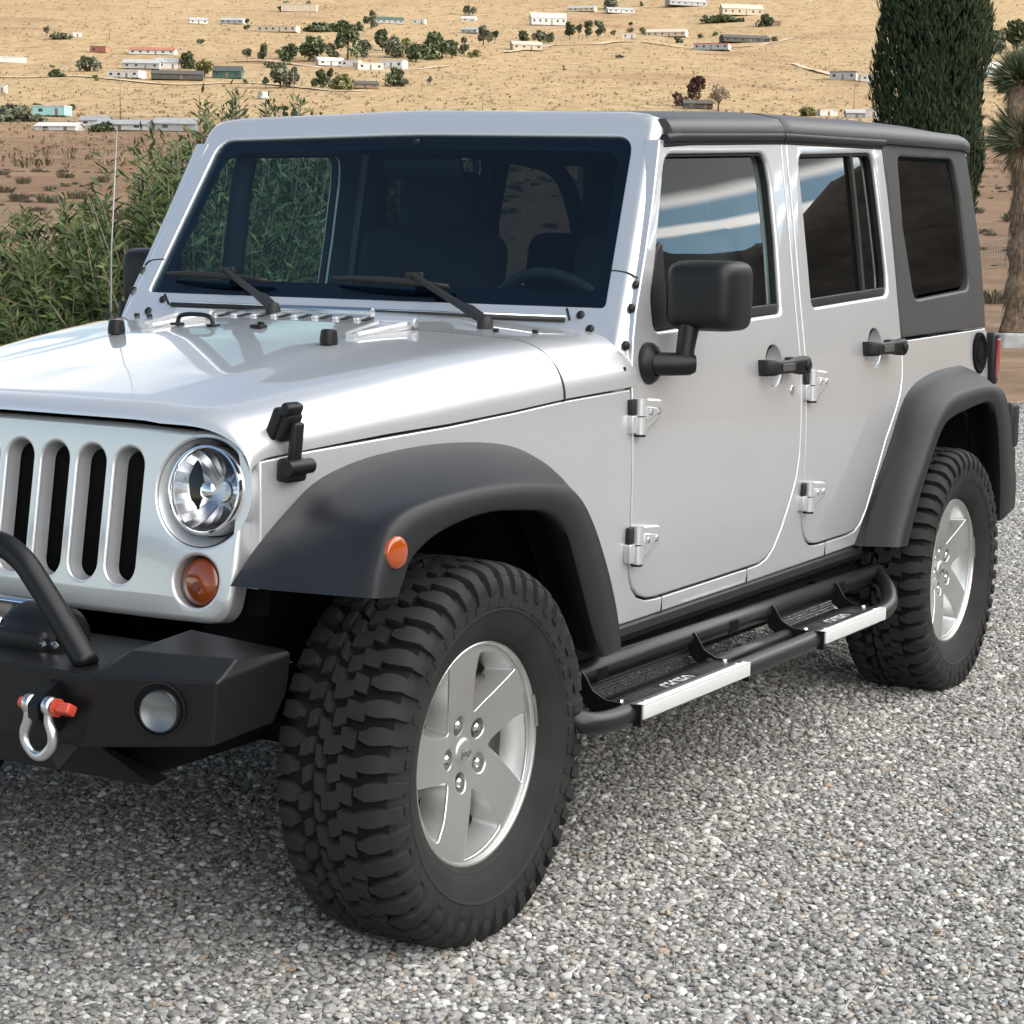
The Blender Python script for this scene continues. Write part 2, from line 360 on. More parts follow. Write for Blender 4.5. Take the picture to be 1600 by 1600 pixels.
def ground_material():
    m = bpy.data.materials.new("ground_cover"); m.use_nodes = True; nt, N, L, B = nodes(m); B.inputs["Roughness"].default_value = 0.95; B.inputs["Specular IOR Level"].default_value = 0.15
    geo = N.new("ShaderNodeNewGeometry"); P = geo.outputs["Position"]
    def noise_(scale, det, rough=0.6, vec=P):
        n = N.new("ShaderNodeTexNoise"); n.inputs["Scale"].default_value = scale; n.inputs["Detail"].default_value = det; n.inputs["Roughness"].default_value = rough
        L.new(vec, n.inputs["Vector"]); return n.outputs[0]
    def ramp(v, stops):
        n = N.new("ShaderNodeValToRGB"); L.new(v, n.inputs[0]); e = n.color_ramp.elements
        while len(e) > len(stops): e.remove(e[-1])
        while len(e) < len(stops): e.new(0.5)
        for el, (p, c) in zip(e, stops): el.position = p; el.color = (*c, 1)
        return n.outputs[0]
    def rng_(v, a, b, c=0.0, d=1.0):
        n = N.new("ShaderNodeMapRange"); n.interpolation_type = 'SMOOTHSTEP'; L.new(v, n.inputs[0])
        for i, q in zip((1, 2, 3, 4), (a, b, c, d)): n.inputs[i].default_value = q
        return n.outputs[0]
    def mix(f, a, b):
        n = N.new("ShaderNodeMix"); n.data_type = 'RGBA'; L.new(f, n.inputs[0]); L.new(a, n.inputs[6]); L.new(b, n.inputs[7]); return n.outputs[2]
    def add(a, b, k=1.0):
        n = N.new("ShaderNodeMath"); n.operation = 'MULTIPLY_ADD'; L.new(b, n.inputs[0]); n.inputs[1].default_value = k; L.new(a, n.inputs[2]); return n.outputs[0]
    dv = N.new("ShaderNodeVectorMath"); dv.operation = 'SUBTRACT'; L.new(P, dv.inputs[0]); dv.inputs[1].default_value = (CAM.x, CAM.y, 0)
    dt = N.new("ShaderNodeVectorMath"); dt.operation = 'DOT_PRODUCT'; L.new(dv.outputs[0], dt.inputs[0]); dt.inputs[1].default_value = FW2; w = dt.outputs["Value"]
    # crushed stone bed
    vo = N.new("ShaderNodeTexVoronoi"); vo.inputs["Scale"].default_value = 52; L.new(P, vo.inputs["Vector"])
    sp = N.new("ShaderNodeSeparateColor"); L.new(vo.outputs["Color"], sp.inputs[0])
    grav = ramp(sp.outputs[0], [(0, (0.13, 0.127, 0.12)), (0.35, (0.21, 0.205, 0.195)), (0.7, (0.30, 0.292, 0.275)), (1, (0.46, 0.45, 0.43))])
    dirt = ramp(noise_(0.9, 9, 0.7), [(0.28, (0.13, 0.082, 0.052)), (0.5, (0.215, 0.143, 0.092)), (0.72, (0.33, 0.245, 0.17))])
    dirt2 = ramp(noise_(0.05, 10, 0.72), [(0.3, (0.15, 0.085, 0.050)), (0.5, (0.225, 0.14, 0.085)), (0.7, (0.29, 0.20, 0.125))])
    # the dry grass fan across the valley
    fine = noise_(0.11, 14, 0.80); big = noise_(0.006, 6, 0.6)
    grass = ramp(fine, [(0.33, (0.13, 0.088, 0.046)), (0.42, (0.235, 0.164, 0.088)), (0.50, (0.315, 0.226, 0.125)), (0.66, (0.40, 0.302, 0.178))])
    bare = ramp(noise_(0.03, 10, 0.7), [(0.35, (0.20, 0.122, 0.066)), (0.65, (0.32, 0.222, 0.130))])
    far = mix(rng_(big, 0.52, 0.66), grass, bare)
    edge = add(w, noise_(0.35, 5), 6.0)
    c = mix(rng_(edge, 18.2, 19.6), grav, dirt)
    c = mix(rng_(add(w, noise_(0.08, 4), 30), 50, 90), c, dirt2)
    c = mix(rng_(add(w, noise_(0.004, 5), 260), 690, 860), c, far)
    L.new(c, B.inputs["Base Color"])
    bp = N.new("ShaderNodeBump"); bp.inputs["Strength"].default_value = 0.8; bp.inputs["Distance"].default_value = 0.012; L.new(vo.outputs["Distance"], bp.inputs["Height"]); bp.invert = True
    hum = N.new("ShaderNodeMath"); hum.operation = 'MULTIPLY'; L.new(noise_(0.30, 6, 0.6), hum.inputs[0]); L.new(rng_(w, 60, 240), hum.inputs[1])
    b2 = N.new("ShaderNodeBump"); b2.inputs["Strength"].default_value = 0.9; b2.inputs["Distance"].default_value = 0.35; L.new(hum.outputs[0], b2.inputs["Height"]); L.new(bp.outputs[0], b2.inputs["Normal"])
    L.new(b2.outputs[0], B.inputs["Normal"])
    return m
def build_ground():
    rings = []; r = 0.4
    while r < 5200: rings.append(r); r *= 1.052 if r > 25 else 1.09
    fine = [math.radians(-19+38*i/300) for i in range(301)]; coarse = [math.radians(19+322*i/90) for i in range(1, 90)]
    ang = fine+coarse; vs = [Vector((CAM.x, CAM.y, 0))]; fs = []; n = len(ang)
    for r in rings:
        for a in ang:
            x, y = xy_of(r*math.cos(a), r*math.sin(a)); vs.append(Vector((x, y, ground_z(x, y))))
    for k in range(n): fs.append((0, 1+k, 1+(k+1) % n))
    for i in range(len(rings)-1):
        for k in range(n):
            k2 = (k+1) % n; a = 1+i*n; fs.append((a+k, a+n+k, a+n+k2, a+k2))
    o = mesh("ground", vs, fs, ground_material(), smooth=True, recalc=False)
    bm = bmesh.new(); bm.from_mesh(o.data); bmesh.ops.recalc_face_normals(bm, faces=bm.faces); bm.faces.ensure_lookup_table()
    if bm.faces[0].normal.z < 0: bmesh.ops.reverse_faces(bm, faces=bm.faces)
    bm.to_mesh(o.data); bm.free()
    tag(o, "grey gravel drive giving way to brown dirt and a dry valley", None, kind="structure")
build_ground()
def build_mountain():
    """unseen ridge: low end mirrored in the windows, tall end added to block the sun"""
    def H(w): return interp(w, [-3200, -2200, -1200, -300, 450, 620, 720, 850, 960, 1050, 1120, 1180, 1230, 1270, 1330, 1500, 2200, 3200], [60, 420, 620, 700, 640, 560, 380, 240, 200, 196, 205, 238, 268, 272, 310, 350, 200, 60])  # tall stretch is invented height that puts the drive in shade
    rows = []
    for i in range(131):
        w = -3200+6400*i/130; row = []
        for j in range(41):
            s = 820+1500*j/40; sh = math.exp(-((s-1480)/330)**2)
            x, y = xy_of(w, s); z = -8+H(w)*sh*(0.92+0.14*noise.noise(Vector((x*0.0016, y*0.0016, 2)))+0.12*noise.noise(Vector((x*0.007, y*0.007, 7)))+0.05*noise.noise(Vector((x*0.02, y*0.02, 1))))
            row.append(Vector((x, y, z+ground_z(x, y)*0.2)))
        rows.append(row)
    o = grid_mesh("mountain", rows, mat("mountain_scrub", (0.075, 0.062, 0.048), 0.95, spec=0.1, var=(0.03, 0.4)), sharp=None, smooth=True)
    tag(o, "dark scrub-covered mountain ridge beside the valley, unseen, raised to shade the drive", None, kind="structure")
build_mountain()
def build_gravel():
    src = bpy.data.collections.new("gravel_shapes"); rng = random.Random(3)
    m = bpy.data.materials.new("gravel_stone"); m.use_nodes = True; nt, N, L, B = nodes(m); B.inputs["Roughness"].default_value = 0.8; B.inputs["Specular IOR Level"].default_value = 0.35
    oi = N.new("ShaderNodeObjectInfo"); cr = N.new("ShaderNodeValToRGB"); L.new(oi.outputs["Random"], cr.inputs[0]); e = cr.color_ramp.elements
    stops = [(0, (0.16, 0.156, 0.150)), (0.10, (0.24, 0.234, 0.225)), (0.30, (0.32, 0.31, 0.295)), (0.48, (0.35, 0.338, 0.312)), (0.62, (0.40, 0.375, 0.325)), (0.74, (0.47, 0.46, 0.44)), (0.86, (0.58, 0.57, 0.545)), (0.94, (0.72, 0.70, 0.67)), (0.965, (0.36, 0.265, 0.185)), (1, (0.29, 0.295, 0.31))]
    while len(e) < len(stops): e.new(0.5)
    for el, (p, c) in zip(e, stops): el.position = p; el.color = (*c, 1)
    n = N.new("ShaderNodeTexNoise"); n.inputs["Scale"].default_value = 2.2; n.inputs["Detail"].default_value = 4; tc = N.new("ShaderNodeTexCoord"); L.new(tc.outputs["Object"], n.inputs["Vector"])
    mr = N.new("ShaderNodeMapRange"); L.new(n.outputs[0], mr.inputs[0]); mr.inputs[1].default_value = 0.3; mr.inputs[2].default_value = 0.7; mr.inputs[3].default_value = 0.74; mr.inputs[4].default_value = 1.10
    vm = N.new("ShaderNodeVectorMath"); vm.operation = 'SCALE'; L.new(cr.outputs[0], vm.inputs[0]); L.new(mr.outputs[0], vm.inputs["Scale"]); L.new(vm.outputs[0], B.inputs["Base Color"])
    for k in range(8):
        bm = bmesh.new(); ax = (1.0, rng.uniform(0.62, 0.95), rng.uniform(0.42, 0.70))
        for _ in range(17):
            v = Vector((rng.gauss(0, 1), rng.gauss(0, 1), rng.gauss(0, 1))).normalized(); bm.verts.new(Vector((v.x*ax[0], v.y*ax[1], v.z*ax[2])))
        r = bmesh.ops.convex_hull(bm, input=bm.verts); bmesh.ops.delete(bm, geom=[g for g in r["geom_interior"] if isinstance(g, bmesh.types.BMVert)], context='VERTS')
        bmesh.ops.bevel(bm, geom=list(bm.edges), offset=0.10, segments=1, affect='EDGES')
        bmesh.ops.triangulate(bm, faces=bm.faces)
        me = bpy.data.meshes.new("gravel_shape"); bm.to_mesh(me); bm.free(); me.materials.append(m)
        me.polygons.foreach_set("use_smooth", [True]*len(me.polygons)); me.set_sharp_from_angle(angle=math.radians(50))
        src.objects.link(bpy.data.objects.new("gravel_shape", me))
    pts = []; sc = []
    w = 3.6
    while w < 19.5:
        size = 0.0088 if w < 9 else 0.0088+(w-9)*0.00035
        st = size*1.42
        half = 0.36*w+1.0; s = -half
        while s < half:
            ww = w+rng.uniform(-0.5, 0.5)*st; ss = s+rng.uniform(-0.5, 0.5)*st
            if ww < 17.2 or rng.random() < (19.5-ww)/2.3:
                x, y = xy_of(ww, ss); f = math.exp(rng.gauss(0, 0.32)); f = min(f, 2.1); pts.append((x, y, 0.022+rng.uniform(-0.003, 0.006))); sc.append(size*f)
            s += st
        w += st
    me = bpy.data.meshes.new("gravel"); me.from_pydata(pts, [], []); at = me.attributes.new("size", 'FLOAT', 'POINT'); at.data.foreach_set("value", sc)
    o = bpy.data.objects.new("gravel", me); link(o); tag(o, "loose grey and white crushed stone covering the drive", None, kind="stuff")
    ng = bpy.data.node_groups.new("gravel_scatter", 'GeometryNodeTree'); ng.interface.new_socket("Geometry", in_out='INPUT', socket_type='NodeSocketGeometry'); ng.interface.new_socket("Geometry", in_out='OUTPUT', socket_type='NodeSocketGeometry')
    N = ng.nodes; L = ng.links; gi = N.new("NodeGroupInput"); go = N.new("NodeGroupOutput"); ci = N.new("GeometryNodeCollectionInfo"); ci.inputs[0].default_value = src; ci.inputs["Separate Children"].default_value = True; ci.inputs["Reset Children"].default_value = True
    ip = N.new("GeometryNodeInstanceOnPoints"); ip.inputs["Pick Instance"].default_value = True
    rv = N.new("FunctionNodeRandomValue"); rv.data_type = 'FLOAT_VECTOR'; rv.inputs[0].default_value = (-0.5, -0.5, 0); rv.inputs[1].default_value = (0.5, 0.5, 6.283)
    na = N.new("GeometryNodeInputNamedAttribute"); na.data_type = 'FLOAT'; na.inputs[0].default_value = "size"
    mp = N.new("GeometryNodeMeshToPoints")
    L.new(gi.outputs[0], mp.inputs[0]); L.new(mp.outputs[0], ip.inputs["Points"]); L.new(ci.outputs[0], ip.inputs["Instance"]); L.new(rv.outputs[0], ip.inputs["Rotation"]); L.new(na.outputs[0], ip.inputs["Scale"]); L.new(ip.outputs[0], go.inputs[0])
    md = o.modifiers.new("scatter", 'NODES'); md.node_group = ng
    print("gravel stones", len(pts))
build_gravel()
# ================================================================ the vehicle
ROOT = empty("off_road_vehicle", (1.45, 0, 0))
tag(ROOT, "silver four-door off-road vehicle with black fender flares and mud tyres parked on gravel", "car")
_ZS = [0.30, 0.54, 0.70, 0.88, 1.094, 1.27, 1.50, 1.733, 1.95]; _YS = [0.765, 0.787, 0.800, 0.805, 0.796, 0.775, 0.745, 0.710, 0.675]
def Yp(z):
    z = min(max(z, _ZS[0]), _ZS[-1]); i = 1
    while i < len(_ZS)-1 and z > _ZS[i]: i += 1
    def slope(k):
        k0 = max(k-1, 0); k1 = min(k+1, len(_ZS)-1); return (_YS[k1]-_YS[k0])/(_ZS[k1]-_ZS[k0])
    h = _ZS[i]-_ZS[i-1]; t = (z-_ZS[i-1])/h; m0, m1 = slope(i-1)*h, slope(i)*h
    return (2*t**3-3*t*t+1)*_YS[i-1]+(t**3-2*t*t+t)*m0+(-2*t**3+3*t*t)*_YS[i]+(t**3-t*t)*m1
def taper(x): return interp(x, [-0.42, 0.815], [0.702, 1.0])
def Ys(x, z): return Yp(z)*taper(x)
def sfn(sg, off=0.0): return lambda a, b, d: Vector((a, sg*(Ys(a, b)+off-d), b))
ZC = [(1, z) for z in (0.62, 0.70, 0.79, 0.88, 0.95, 1.02, 1.094, 1.15, 1.21, 1.27, 1.35, 1.43, 1.50, 1.58, 1.66)]
SIDES = ((-1, "driver"), (1, "passenger"))
FD = [(1.093,1.691),(1.019,1.540),(0.949,1.410),(0.915,1.350),(0.874,1.277),(0.849,1.219),(0.833,1.164),(0.824,1.109),(0.820,0.992),(0.818,0.795),(0.822,0.680),(0.832,0.652),(0.850,0.625),(0.880,0.603),(0.930,0.588),(0.986,0.584),(1.55,0.588),(1.61,0.590),(1.655,0.600),(1.693,0.623),(1.733,0.672),(1.785,0.752),(1.813,0.805),(1.830,0.866),(1.838,0.999),(1.840,1.12),(1.836,1.334),(1.838,1.546),(1.844,1.727)]
FW = roundpoly([(1.113,1.657),(1.738,1.686),(1.752,1.60),(1.752,1.44),(1.742,1.255),(0.960,1.229),(0.960,1.312),(1.012,1.418)], [0.045,0.05,0,0,0.02,0.03,0.02,0.03])
RD = [(1.886,1.731),(1.884,1.512),(1.881,1.298),(1.884,1.118),(1.880,1.01),(1.877,0.791),(1.877,0.700),(1.888,0.665),(1.905,0.638),(1.931,0.615),(1.965,0.601),(2.02,0.595),(2.26,0.597),(2.31,0.603),(2.350,0.622),(2.385,0.660),(2.431,0.742),(2.508,0.862),(2.589,0.945),(2.625,0.990),(2.648,1.045),(2.654,1.15),(2.650,1.405),(2.645,1.602),(2.635,1.756)]
RW = roundpoly([(1.962,1.690),(2.558,1.720),(2.568,1.561),(2.580,1.358),(2.574,1.292),(1.960,1.266),(1.958,1.477)], [0.04,0.045,0,0,0.04,0.03,0])
BODY = [(-0.332,1.010),(-0.217,1.021),(0.012,1.036),(0.201,1.048),(0.403,1.066),(0.579,1.084),(0.813,1.100),(0.815,0.992),(0.812,0.795),(0.816,0.678),(0.826,0.648),(0.846,0.620),(0.877,0.597),(0.928,0.582),(0.986,0.578),(1.55,0.582),(1.612,0.584),(1.658,0.594),(1.698,0.618),(1.740,0.669),(1.791,0.749),(1.820,0.803),(1.836,0.866),(1.844,0.999),(1.847,1.12),(1.843,1.334),(1.845,1.546),(1.850,1.727),(1.880,1.728),(1.878,1.512),(1.875,1.298),(1.878,1.118),(1.874,1.01),(1.871,0.791),(1.871,0.699),(1.882,0.663),(1.900,0.635),(1.928,0.610),(1.963,0.595),(2.02,0.589),(2.26,0.591),(2.312,0.597),(2.354,0.617),(2.390,0.656),(2.437,0.739),(2.514,0.858),(2.594,0.941),(2.631,0.987),(2.654,1.044),(2.660,1.150),(3.484,1.166),(3.505,1.150),(3.505,0.62),(3.42,0.60),(3.40,0.80),(3.28,0.95),(2.80,0.95),(2.62,0.86),(2.46,0.70),(2.34,0.553),(2.084,0.549),(1.542,0.543),(0.782,0.539),(0.700,0.60),(0.64,0.80),(0.52,0.93),(0.30,0.975),(-0.05,0.97),(-0.22,0.90),(-0.30,0.80),(-0.325,0.76),(-0.335,0.76)]
body = None
for sg, nm in SIDES:
    p = panel("body_side", BODY, [], 0.03, SILVER, sfn(sg), ROOT, bev=0.004, cuts=ZC+[(0, 0.815)])
    if sg < 0:
        p["label"] = "silver tub side with front fender"
# ---- hood and cowl
def hood_w(x): return Ys(x, 1.06)-0.001 if x < 0.815 else Ys(0.815, 1.06)
def seam_z(x): return interp(x, [-0.41, -0.357, 0.012, 0.201, 0.403, 0.579, 0.815, 0.9], [1.008, 1.013, 1.043, 1.054, 1.071, 1.089, 1.106, 1.11])
def hood_c(x): return interp(x, [-0.42, -0.36, -0.1, 0.28, 0.43, 0.58, 0.9], [1.108, 1.119, 1.158, 1.209, 1.226, 1.241, 1.262])
def sstep(a, b, x):
    t = min(max((x-a)/(b-a), 0), 1); return t*t*(3-2*t)
def hood_pt(x, y, front=None):
    w = hood_w(x); ay = min(abs(y), w); d = w-ay; zt = hood_c(x)-0.012*(ay/0.5)**2-0.004*sstep(0.33, 0.37, ay)
    zs = seam_z(x); R = 0.155
    if d < R:
        q = 1-d/R; z = zs+(zt-zs)*max(0.0, 1-q**2.5)**(1/2.1)
    else: z = zt
    return z
def front_x(y): return -0.402+0.048*(abs(y)/0.565)**2.2
YQ = [0, .05, .1, .15, .2, .25, .29, .32, .34, .36, .38, .42, .48, .54, .60, .66, .72]+[1-(0.28*(1-i/14)**1.9) for i in range(0, 15)]
YQ = sorted(set(round(q, 5) for q in YQ)); YQ = [-q for q in reversed(YQ[1:])]+YQ
def hood_rows(x0, x1, n, front):
    rows = []
    fr = [1-(1-i/8)**2 for i in range(9)] if front else []
    us = [0.055*(1-math.cos(PI/2*i/8)) for i in range(9)] if front else [0]
    for q in YQ:
        row = []
        if front:
            xf = front_x(q*0.565); wq = hood_w(xf)
            edge = sstep(1.0, 0.86, abs(q))
            for u in us:
                x = xf+u; z = hood_pt(x, q*hood_w(x)); t = 1-u/0.055
                drop = 0.028*(1-math.sqrt(max(0, 1-t*t)))
                row.append(Vector((x, q*hood_w(x), z-drop)))
            x0_ = xf+0.055
        else: x0_ = x0; row.append(Vector((x0_, q*hood_w(x0_), hood_pt(x0_, q*hood_w(x0_)))))
        for i in range(1, n+1):
            x = x0_+(x1-x0_)*i/n; row.append(Vector((x, q*hood_w(x), hood_pt(x, q*hood_w(x)))))
        rows.append(row)
    return rows
hood = grid_mesh("hood", hood_rows(None, 0.572, 26, True), SILVER, ROOT)
# the cowl slips under the windshield frame, whose plane leans back with height
cowl = grid_mesh("cowl", hood_rows(0.5755, 0.845, 10, False), SILVER, ROOT)
mb = MB(); mb.tube([Vector((0.574, q*hood_w(0.574), hood_pt(0.574, q*hood_w(0.574))-0.0045)) for q in YQ], 0.004, 6); mb.build("hood_gap", SEAL, cowl)
def ws_x(z): return 0.863+0.578*(z-1.2874)
mb = MB()                                                        # slots in the cowl and its screws
for i in range(9):
    y = 0.30-i*0.062; x = 0.66; z = hood_pt(x, y)
    mb.box((x, y, z+0.003), (0.085, 0.016, 0.008), Matrix.Rotation(0.35, 3, 'Z') @ Matrix.Rotation(-0.06, 3, 'Y'), 0.003)
mb.build("louver", SILVER, cowl, sharp=40)
mb = MB()
for i in range(9):
    y = 0.275-i*0.062; x = 0.655; z = hood_pt(x, y)
    mb.box((x, y, z+0.0015), (0.075, 0.014, 0.003), Matrix.Rotation(0.35, 3, 'Z') @ Matrix.Rotation(-0.06, 3, 'Y'))
mb.build("vent_slot", SEAL, cowl)
for sg in (-1, 1):
    for (x, y) in ((0.655, 0.52), (0.70, 0.60)):
        mb = MB(); mb.lathe([(0, 0.008), (0.007, 0.008), (0.008, 0.0)], (x, sg*y, hood_pt(x, sg*y)), seg=10); mb.build("cowl_screw", BLACK, cowl, sharp=30)
# ---- things on the hood
for sg in (-1, 1):
    z = hood_pt(0.281, 0.308)
    mb = MB(); mb.lathe([(0, 0.034), (0.014, 0.034), (0.018, 0.031), (0.021, 0.010), (0.020, 0.0), (0.0, -0.002)], (0.281, sg*0.308, z), seg=20)
    mb.build("hood_bumper", BLACK, ROOT, sharp=35)
    mb = MB(); x = 0.535; y = sg*0.30; zz = hood_pt(x, y)          # hood hinge: a tapered leaf and its knuckle
    leaf = [(-0.16, -0.012), (-0.16, 0.012), (0.0, 0.045), (0.03, 0.045), (0.03, -0.045), (0.0, -0.045)]
    mb.prism(leaf, 0, 0.010, lambda a, b, d: Vector((x+a, y+b, hood_pt(x+a, y+b)+d)))
    for s2 in (-1, 1): mb.tube([(x-0.15, y+s2*0.012, zz-0.008), (x+0.01, y+s2*0.040, zz+0.012)], 0.006, 8)
    mb.tube([(x+0.03, y-0.055, zz+0.016), (x+0.03, y+0.055, zz+0.016)], 0.012, 14)
    hg = mb.build("hood_hinge", SILVER, ROOT, sharp=35)
    for q_ in (-1, 1):
        mb = MB(); mb.tube([(x+0.03, y+q_*s_*0.055, zz+0.016) for s_ in (0.995, 1.06)], 0.007, 10); mb.build("hinge_pin", STEEL, hg, sharp=35)
mb = MB(); z = hood_pt(0.43, 0.185)                                # the folding-windshield tie-down loop
mb.tube(catmull([(0.43, 0.245, z), (0.43, 0.238, z+0.020), (0.43, 0.215, z+0.027), (0.43, 0.165, z+0.027), (0.43, 0.142, z+0.020), (0.43, 0.135, z)], 5), 0.0055, 10)
for y in (0.245, 0.135): mb.box((0.43, y, z+0.003), (0.03, 0.022, 0.006), None, 0.002)
mb.build("tie_down_loop", BLACK, ROOT, sharp=40)
mb = MB(); z = hood_pt(0.43, 0); mb.box((0.43, 0, z+0.004), (0.028, 0.034, 0.008), None, 0.003); mb.box((0.44, 0, z+0.010), (0.012, 0.016, 0.010), None, 0.003)
mb.build("washer_nozzle", BLACK, ROOT, sharp=40)
for sg in (-1, 1):                                                 # rubber hood latches
    x = -0.265; w = hood_w(x)
    T = Matrix.Rotation(sg*math.radians(-24), 3, 'X')
    R_ = Matrix.Rotation(sg*math.radians(0), 3, 'Z')
    mb = MB(); c = Vector((x, sg*(w-0.012), 1.075))
    mb.box(c+T @ Vector((0, 0, -0.004)), (0.060, 0.024, 0.088), T, 0.008); mb.box(c+T @ Vector((0.002, sg*0.016, 0.008)), (0.050, 0.024, 0.060), T, 0.008)
    mb.box(c+T @ Vector((0.040, sg*0.004, -0.012)), (0.022, 0.022, 0.040), T, 0.006); mb.box(c+T @ Vector((-0.004, sg*0.014, 0.044)), (0.052, 0.024, 0.026), T, 0.008)
    lt = mb.build("hood_latch", BLACK, ROOT, sharp=40)
    mb = MB(); T2 = Matrix.Rotation(sg*math.radians(-6), 3, 'X')
    mb.box((x+0.004, sg*(w+0.022), 1.032), (0.030, 0.018, 0.105), T2, 0.006); mb.build("strap", BLACK, lt, sharp=40)
    mb = MB(); mb.box((x+0.004, sg*(w+0.014), 0.990), (0.064, 0.034, 0.046), T2, 0.008); mb.tube([(x-0.034, sg*(w+0.028), 0.996), (x+0.046, sg*(w+0.028), 0.996)], 0.0155, 12)
    mb.build("latch_anchor", BLACK, lt, sharp=40)
mb = MB(); mb.tube([(0.66, 0.655, hood_pt(0.66, 0.655)-0.01), (0.668, 0.657, 1.40), (0.70, 0.663, 1.71)], [0.0030, 0.0024, 0.0016], 6)
ant = mb.build("antenna", mat("antenna_steel", (0.35, 0.34, 0.32), 0.4, 0.6), ROOT, smooth=True)
mb = MB(); mb.lathe([(0.016, 0), (0.014, 0.012), (0.005, 0.022), (0, 0.022)], (0.66, 0.655, hood_pt(0.66, 0.655)-0.006), seg=14); mb.build("antenna_base", BLACK, ant, sharp=40)
# ---- grille
def gx(z, y): return -0.416+0.155*max(0, z-0.74)-0.02*max(0, 0.74-z)+0.030*(abs(y)/0.565)**2.2
GN = Vector((0.985, 0, -0.15)).normalized()
def gfn(a, b, d): return Vector((gx(b, a), a, b))+GN*d
topz = lambda y: hood_pt(front_x(y), y*hood_w(front_x(y))/0.565)-0.030-0.008
gout = []
for i in range(-24, 25):
    y = 0.562*math.sin(PI/2*i/24); gout.append((y, topz(y*1.0) if abs(y) < 0.50 else 0))
tz = topz(0.44)
gout = roundpoly([(-0.556, tz), (-0.556, 0.80), (-0.544, 0.692), (0.544, 0.692), (0.556, 0.80), (0.556, tz), (0.40, topz(0.40)), (0.28, topz(0.28)), (0.14, topz(0.14)), (0, topz(0)), (-0.14, topz(0.14)), (-0.28, topz(0.28)), (-0.40, topz(0.40))], [0.085, 0.02, 0.07, 0.07, 0.02, 0.085, 0.03, 0.02, 0.02, 0, 0.02, 0.02, 0.03], 7)
def stad(cy, z0, z1, hw):
    pts = []
    for i in range(13): th = PI*i/12; pts.append((cy+hw*math.cos(th), z1-hw+hw*math.sin(th)))
    for i in range(13): th = PI+PI*i/12; pts.append((cy+hw*math.cos(th), z0+hw+hw*math.sin(th)))
    return pts
def circ(cy, cz, r, n=40): return [(cy+r*math.cos(2*PI*i/n), cz+r*math.sin(2*PI*i/n)) for i in range(n)]
slots = [stad(0.0945*k, 0.752, 1.022, 0.036) for k in range(-3, 4)]
HLC = [(s*0.470, 0.950) for s in (-1, 1)]; TSC = [(s*0.467, 0.772) for s in (-1, 1)]
gh = slots+[circ(s*0.463, 0.944, 0.106, 56) for s in (-1, 1)]+[circ(c[0], c[1], 0.051) for c in TSC]
gcuts = [(0, 0.04*k+0.006) for k in range(-14, 15)]+[(1, z) for z in (0.74, 0.80, 0.86, 0.92, 0.98, 1.03, 1.06)]
grille = panel("grille", gout, gh, 0.045, SILVER, gfn, ROOT, bev=0.012, hbev=0.007, seg=4, cuts=gcuts, hdeep=0.04)
for s_ in slots:                                                  # flared inner walls of the slots
    pass
mb = MB()
for k in range(-3, 4):
    a = stad(0.0945*k, 0.752, 1.022, 0.0345); b = stad(0.0945*k, 0.759, 1.016, 0.0285); n = len(a)
    vs = [gfn(p[0], p[1], 0.006) for p in a]+[gfn(p[0], p[1], 0.034) for p in b]
    mb.add(vs, [(i, (i+1) % n, n+(i+1) % n, n+i) for i in range(n)])
mb.build("slot_liner", SILVER, grille, smooth=True)
mb = MB(); mb.box((-0.325, 0, 0.88), (0.02, 0.86, 0.34)); mb.build("slot_backing", DARK, ROOT)  # dark panel added so the grille slots read as deep shade
def axis_at(cy, cz): return Vector((-0.985, 0, 0.15)).normalized()
for i, (cy, cz) in enumerate(HLC):
    hl = empty("headlight", (gx(cz, cy), cy, cz), ROOT)
    ax = axis_at(cy, cz); c = gfn(cy, cz, 0); cr = gfn(0.463*(1 if cy > 0 else -1), 0.944, 0)
    mb = MB()                                                      # bowl the lamp sits in
    n = 56; o_ = [gfn(p[0], p[1], 0.004) for p in circ(cr.y, 0.944, 0.1045, n)]; i_ = [gfn(p[0], p[1], 0.040) for p in circ(cy, cz, 0.090, n)]
    mb.add(o_+i_, [(k, (k+1) % n, n+(k+1) % n, n+k) for k in range(n)]); mb.build("lamp_bowl", SILVER, hl, smooth=True)
    mb = MB(); mb.lathe([(0.0895, -0.045), (0.0895, 0.000), (0.087, 0.006), (0.083, 0.007), (0.0805, 0.004), (0.0805, -0.03)], c, ax, 56); mb.build("bezel", CHROME, hl, sharp=40)
    mb = MB()                                                      # faceted reflector
    rings = [(0.080, 0.000), (0.074, -0.016), (0.062, -0.032), (0.046, -0.045), (0.030, -0.054), (0.020, -0.058)]
    rng = random.Random(5)
    a = Vector((0, 0, 1)); a = (a-ax*a.dot(ax)).normalized(); b = ax.cross(a)
    for k in range(22):
        t0, t1 = 2*PI*k/22, 2*PI*(k+1)/22
        for (r0, h0), (r1, h1) in zip(rings, rings[1:]):
            j = (0.0016 if k % 2 else 0.0) if r0 > 0.04 else 0.0
            P = lambda r, h, t: c+(a*math.cos(t)+b*math.sin(t))*r+ax*(h+j)
            mb.add([P(r0, h0, t0), P(r0, h0, t1), P(r1, h1, t1), P(r1, h1, t0)], [(0, 1, 2, 3)])
    mb.build("reflector", LAMPR, hl, smooth=True)
    mb = MB(); mb.lathe([(0, 0.0), (0.010, -0.001), (0.018, -0.006), (0.021, -0.016), (0.021, -0.056)], c, ax, 24); mb.build("bulb_shield", CHROME, hl, sharp=50)
    mb = MB(); mb.lathe([(0.0, 0.016), (0.03, 0.0145), (0.055, 0.010), (0.072, 0.0045), (0.0815, -0.001)], c, ax, 48); mb.build("lens", LENS, hl, smooth=True)
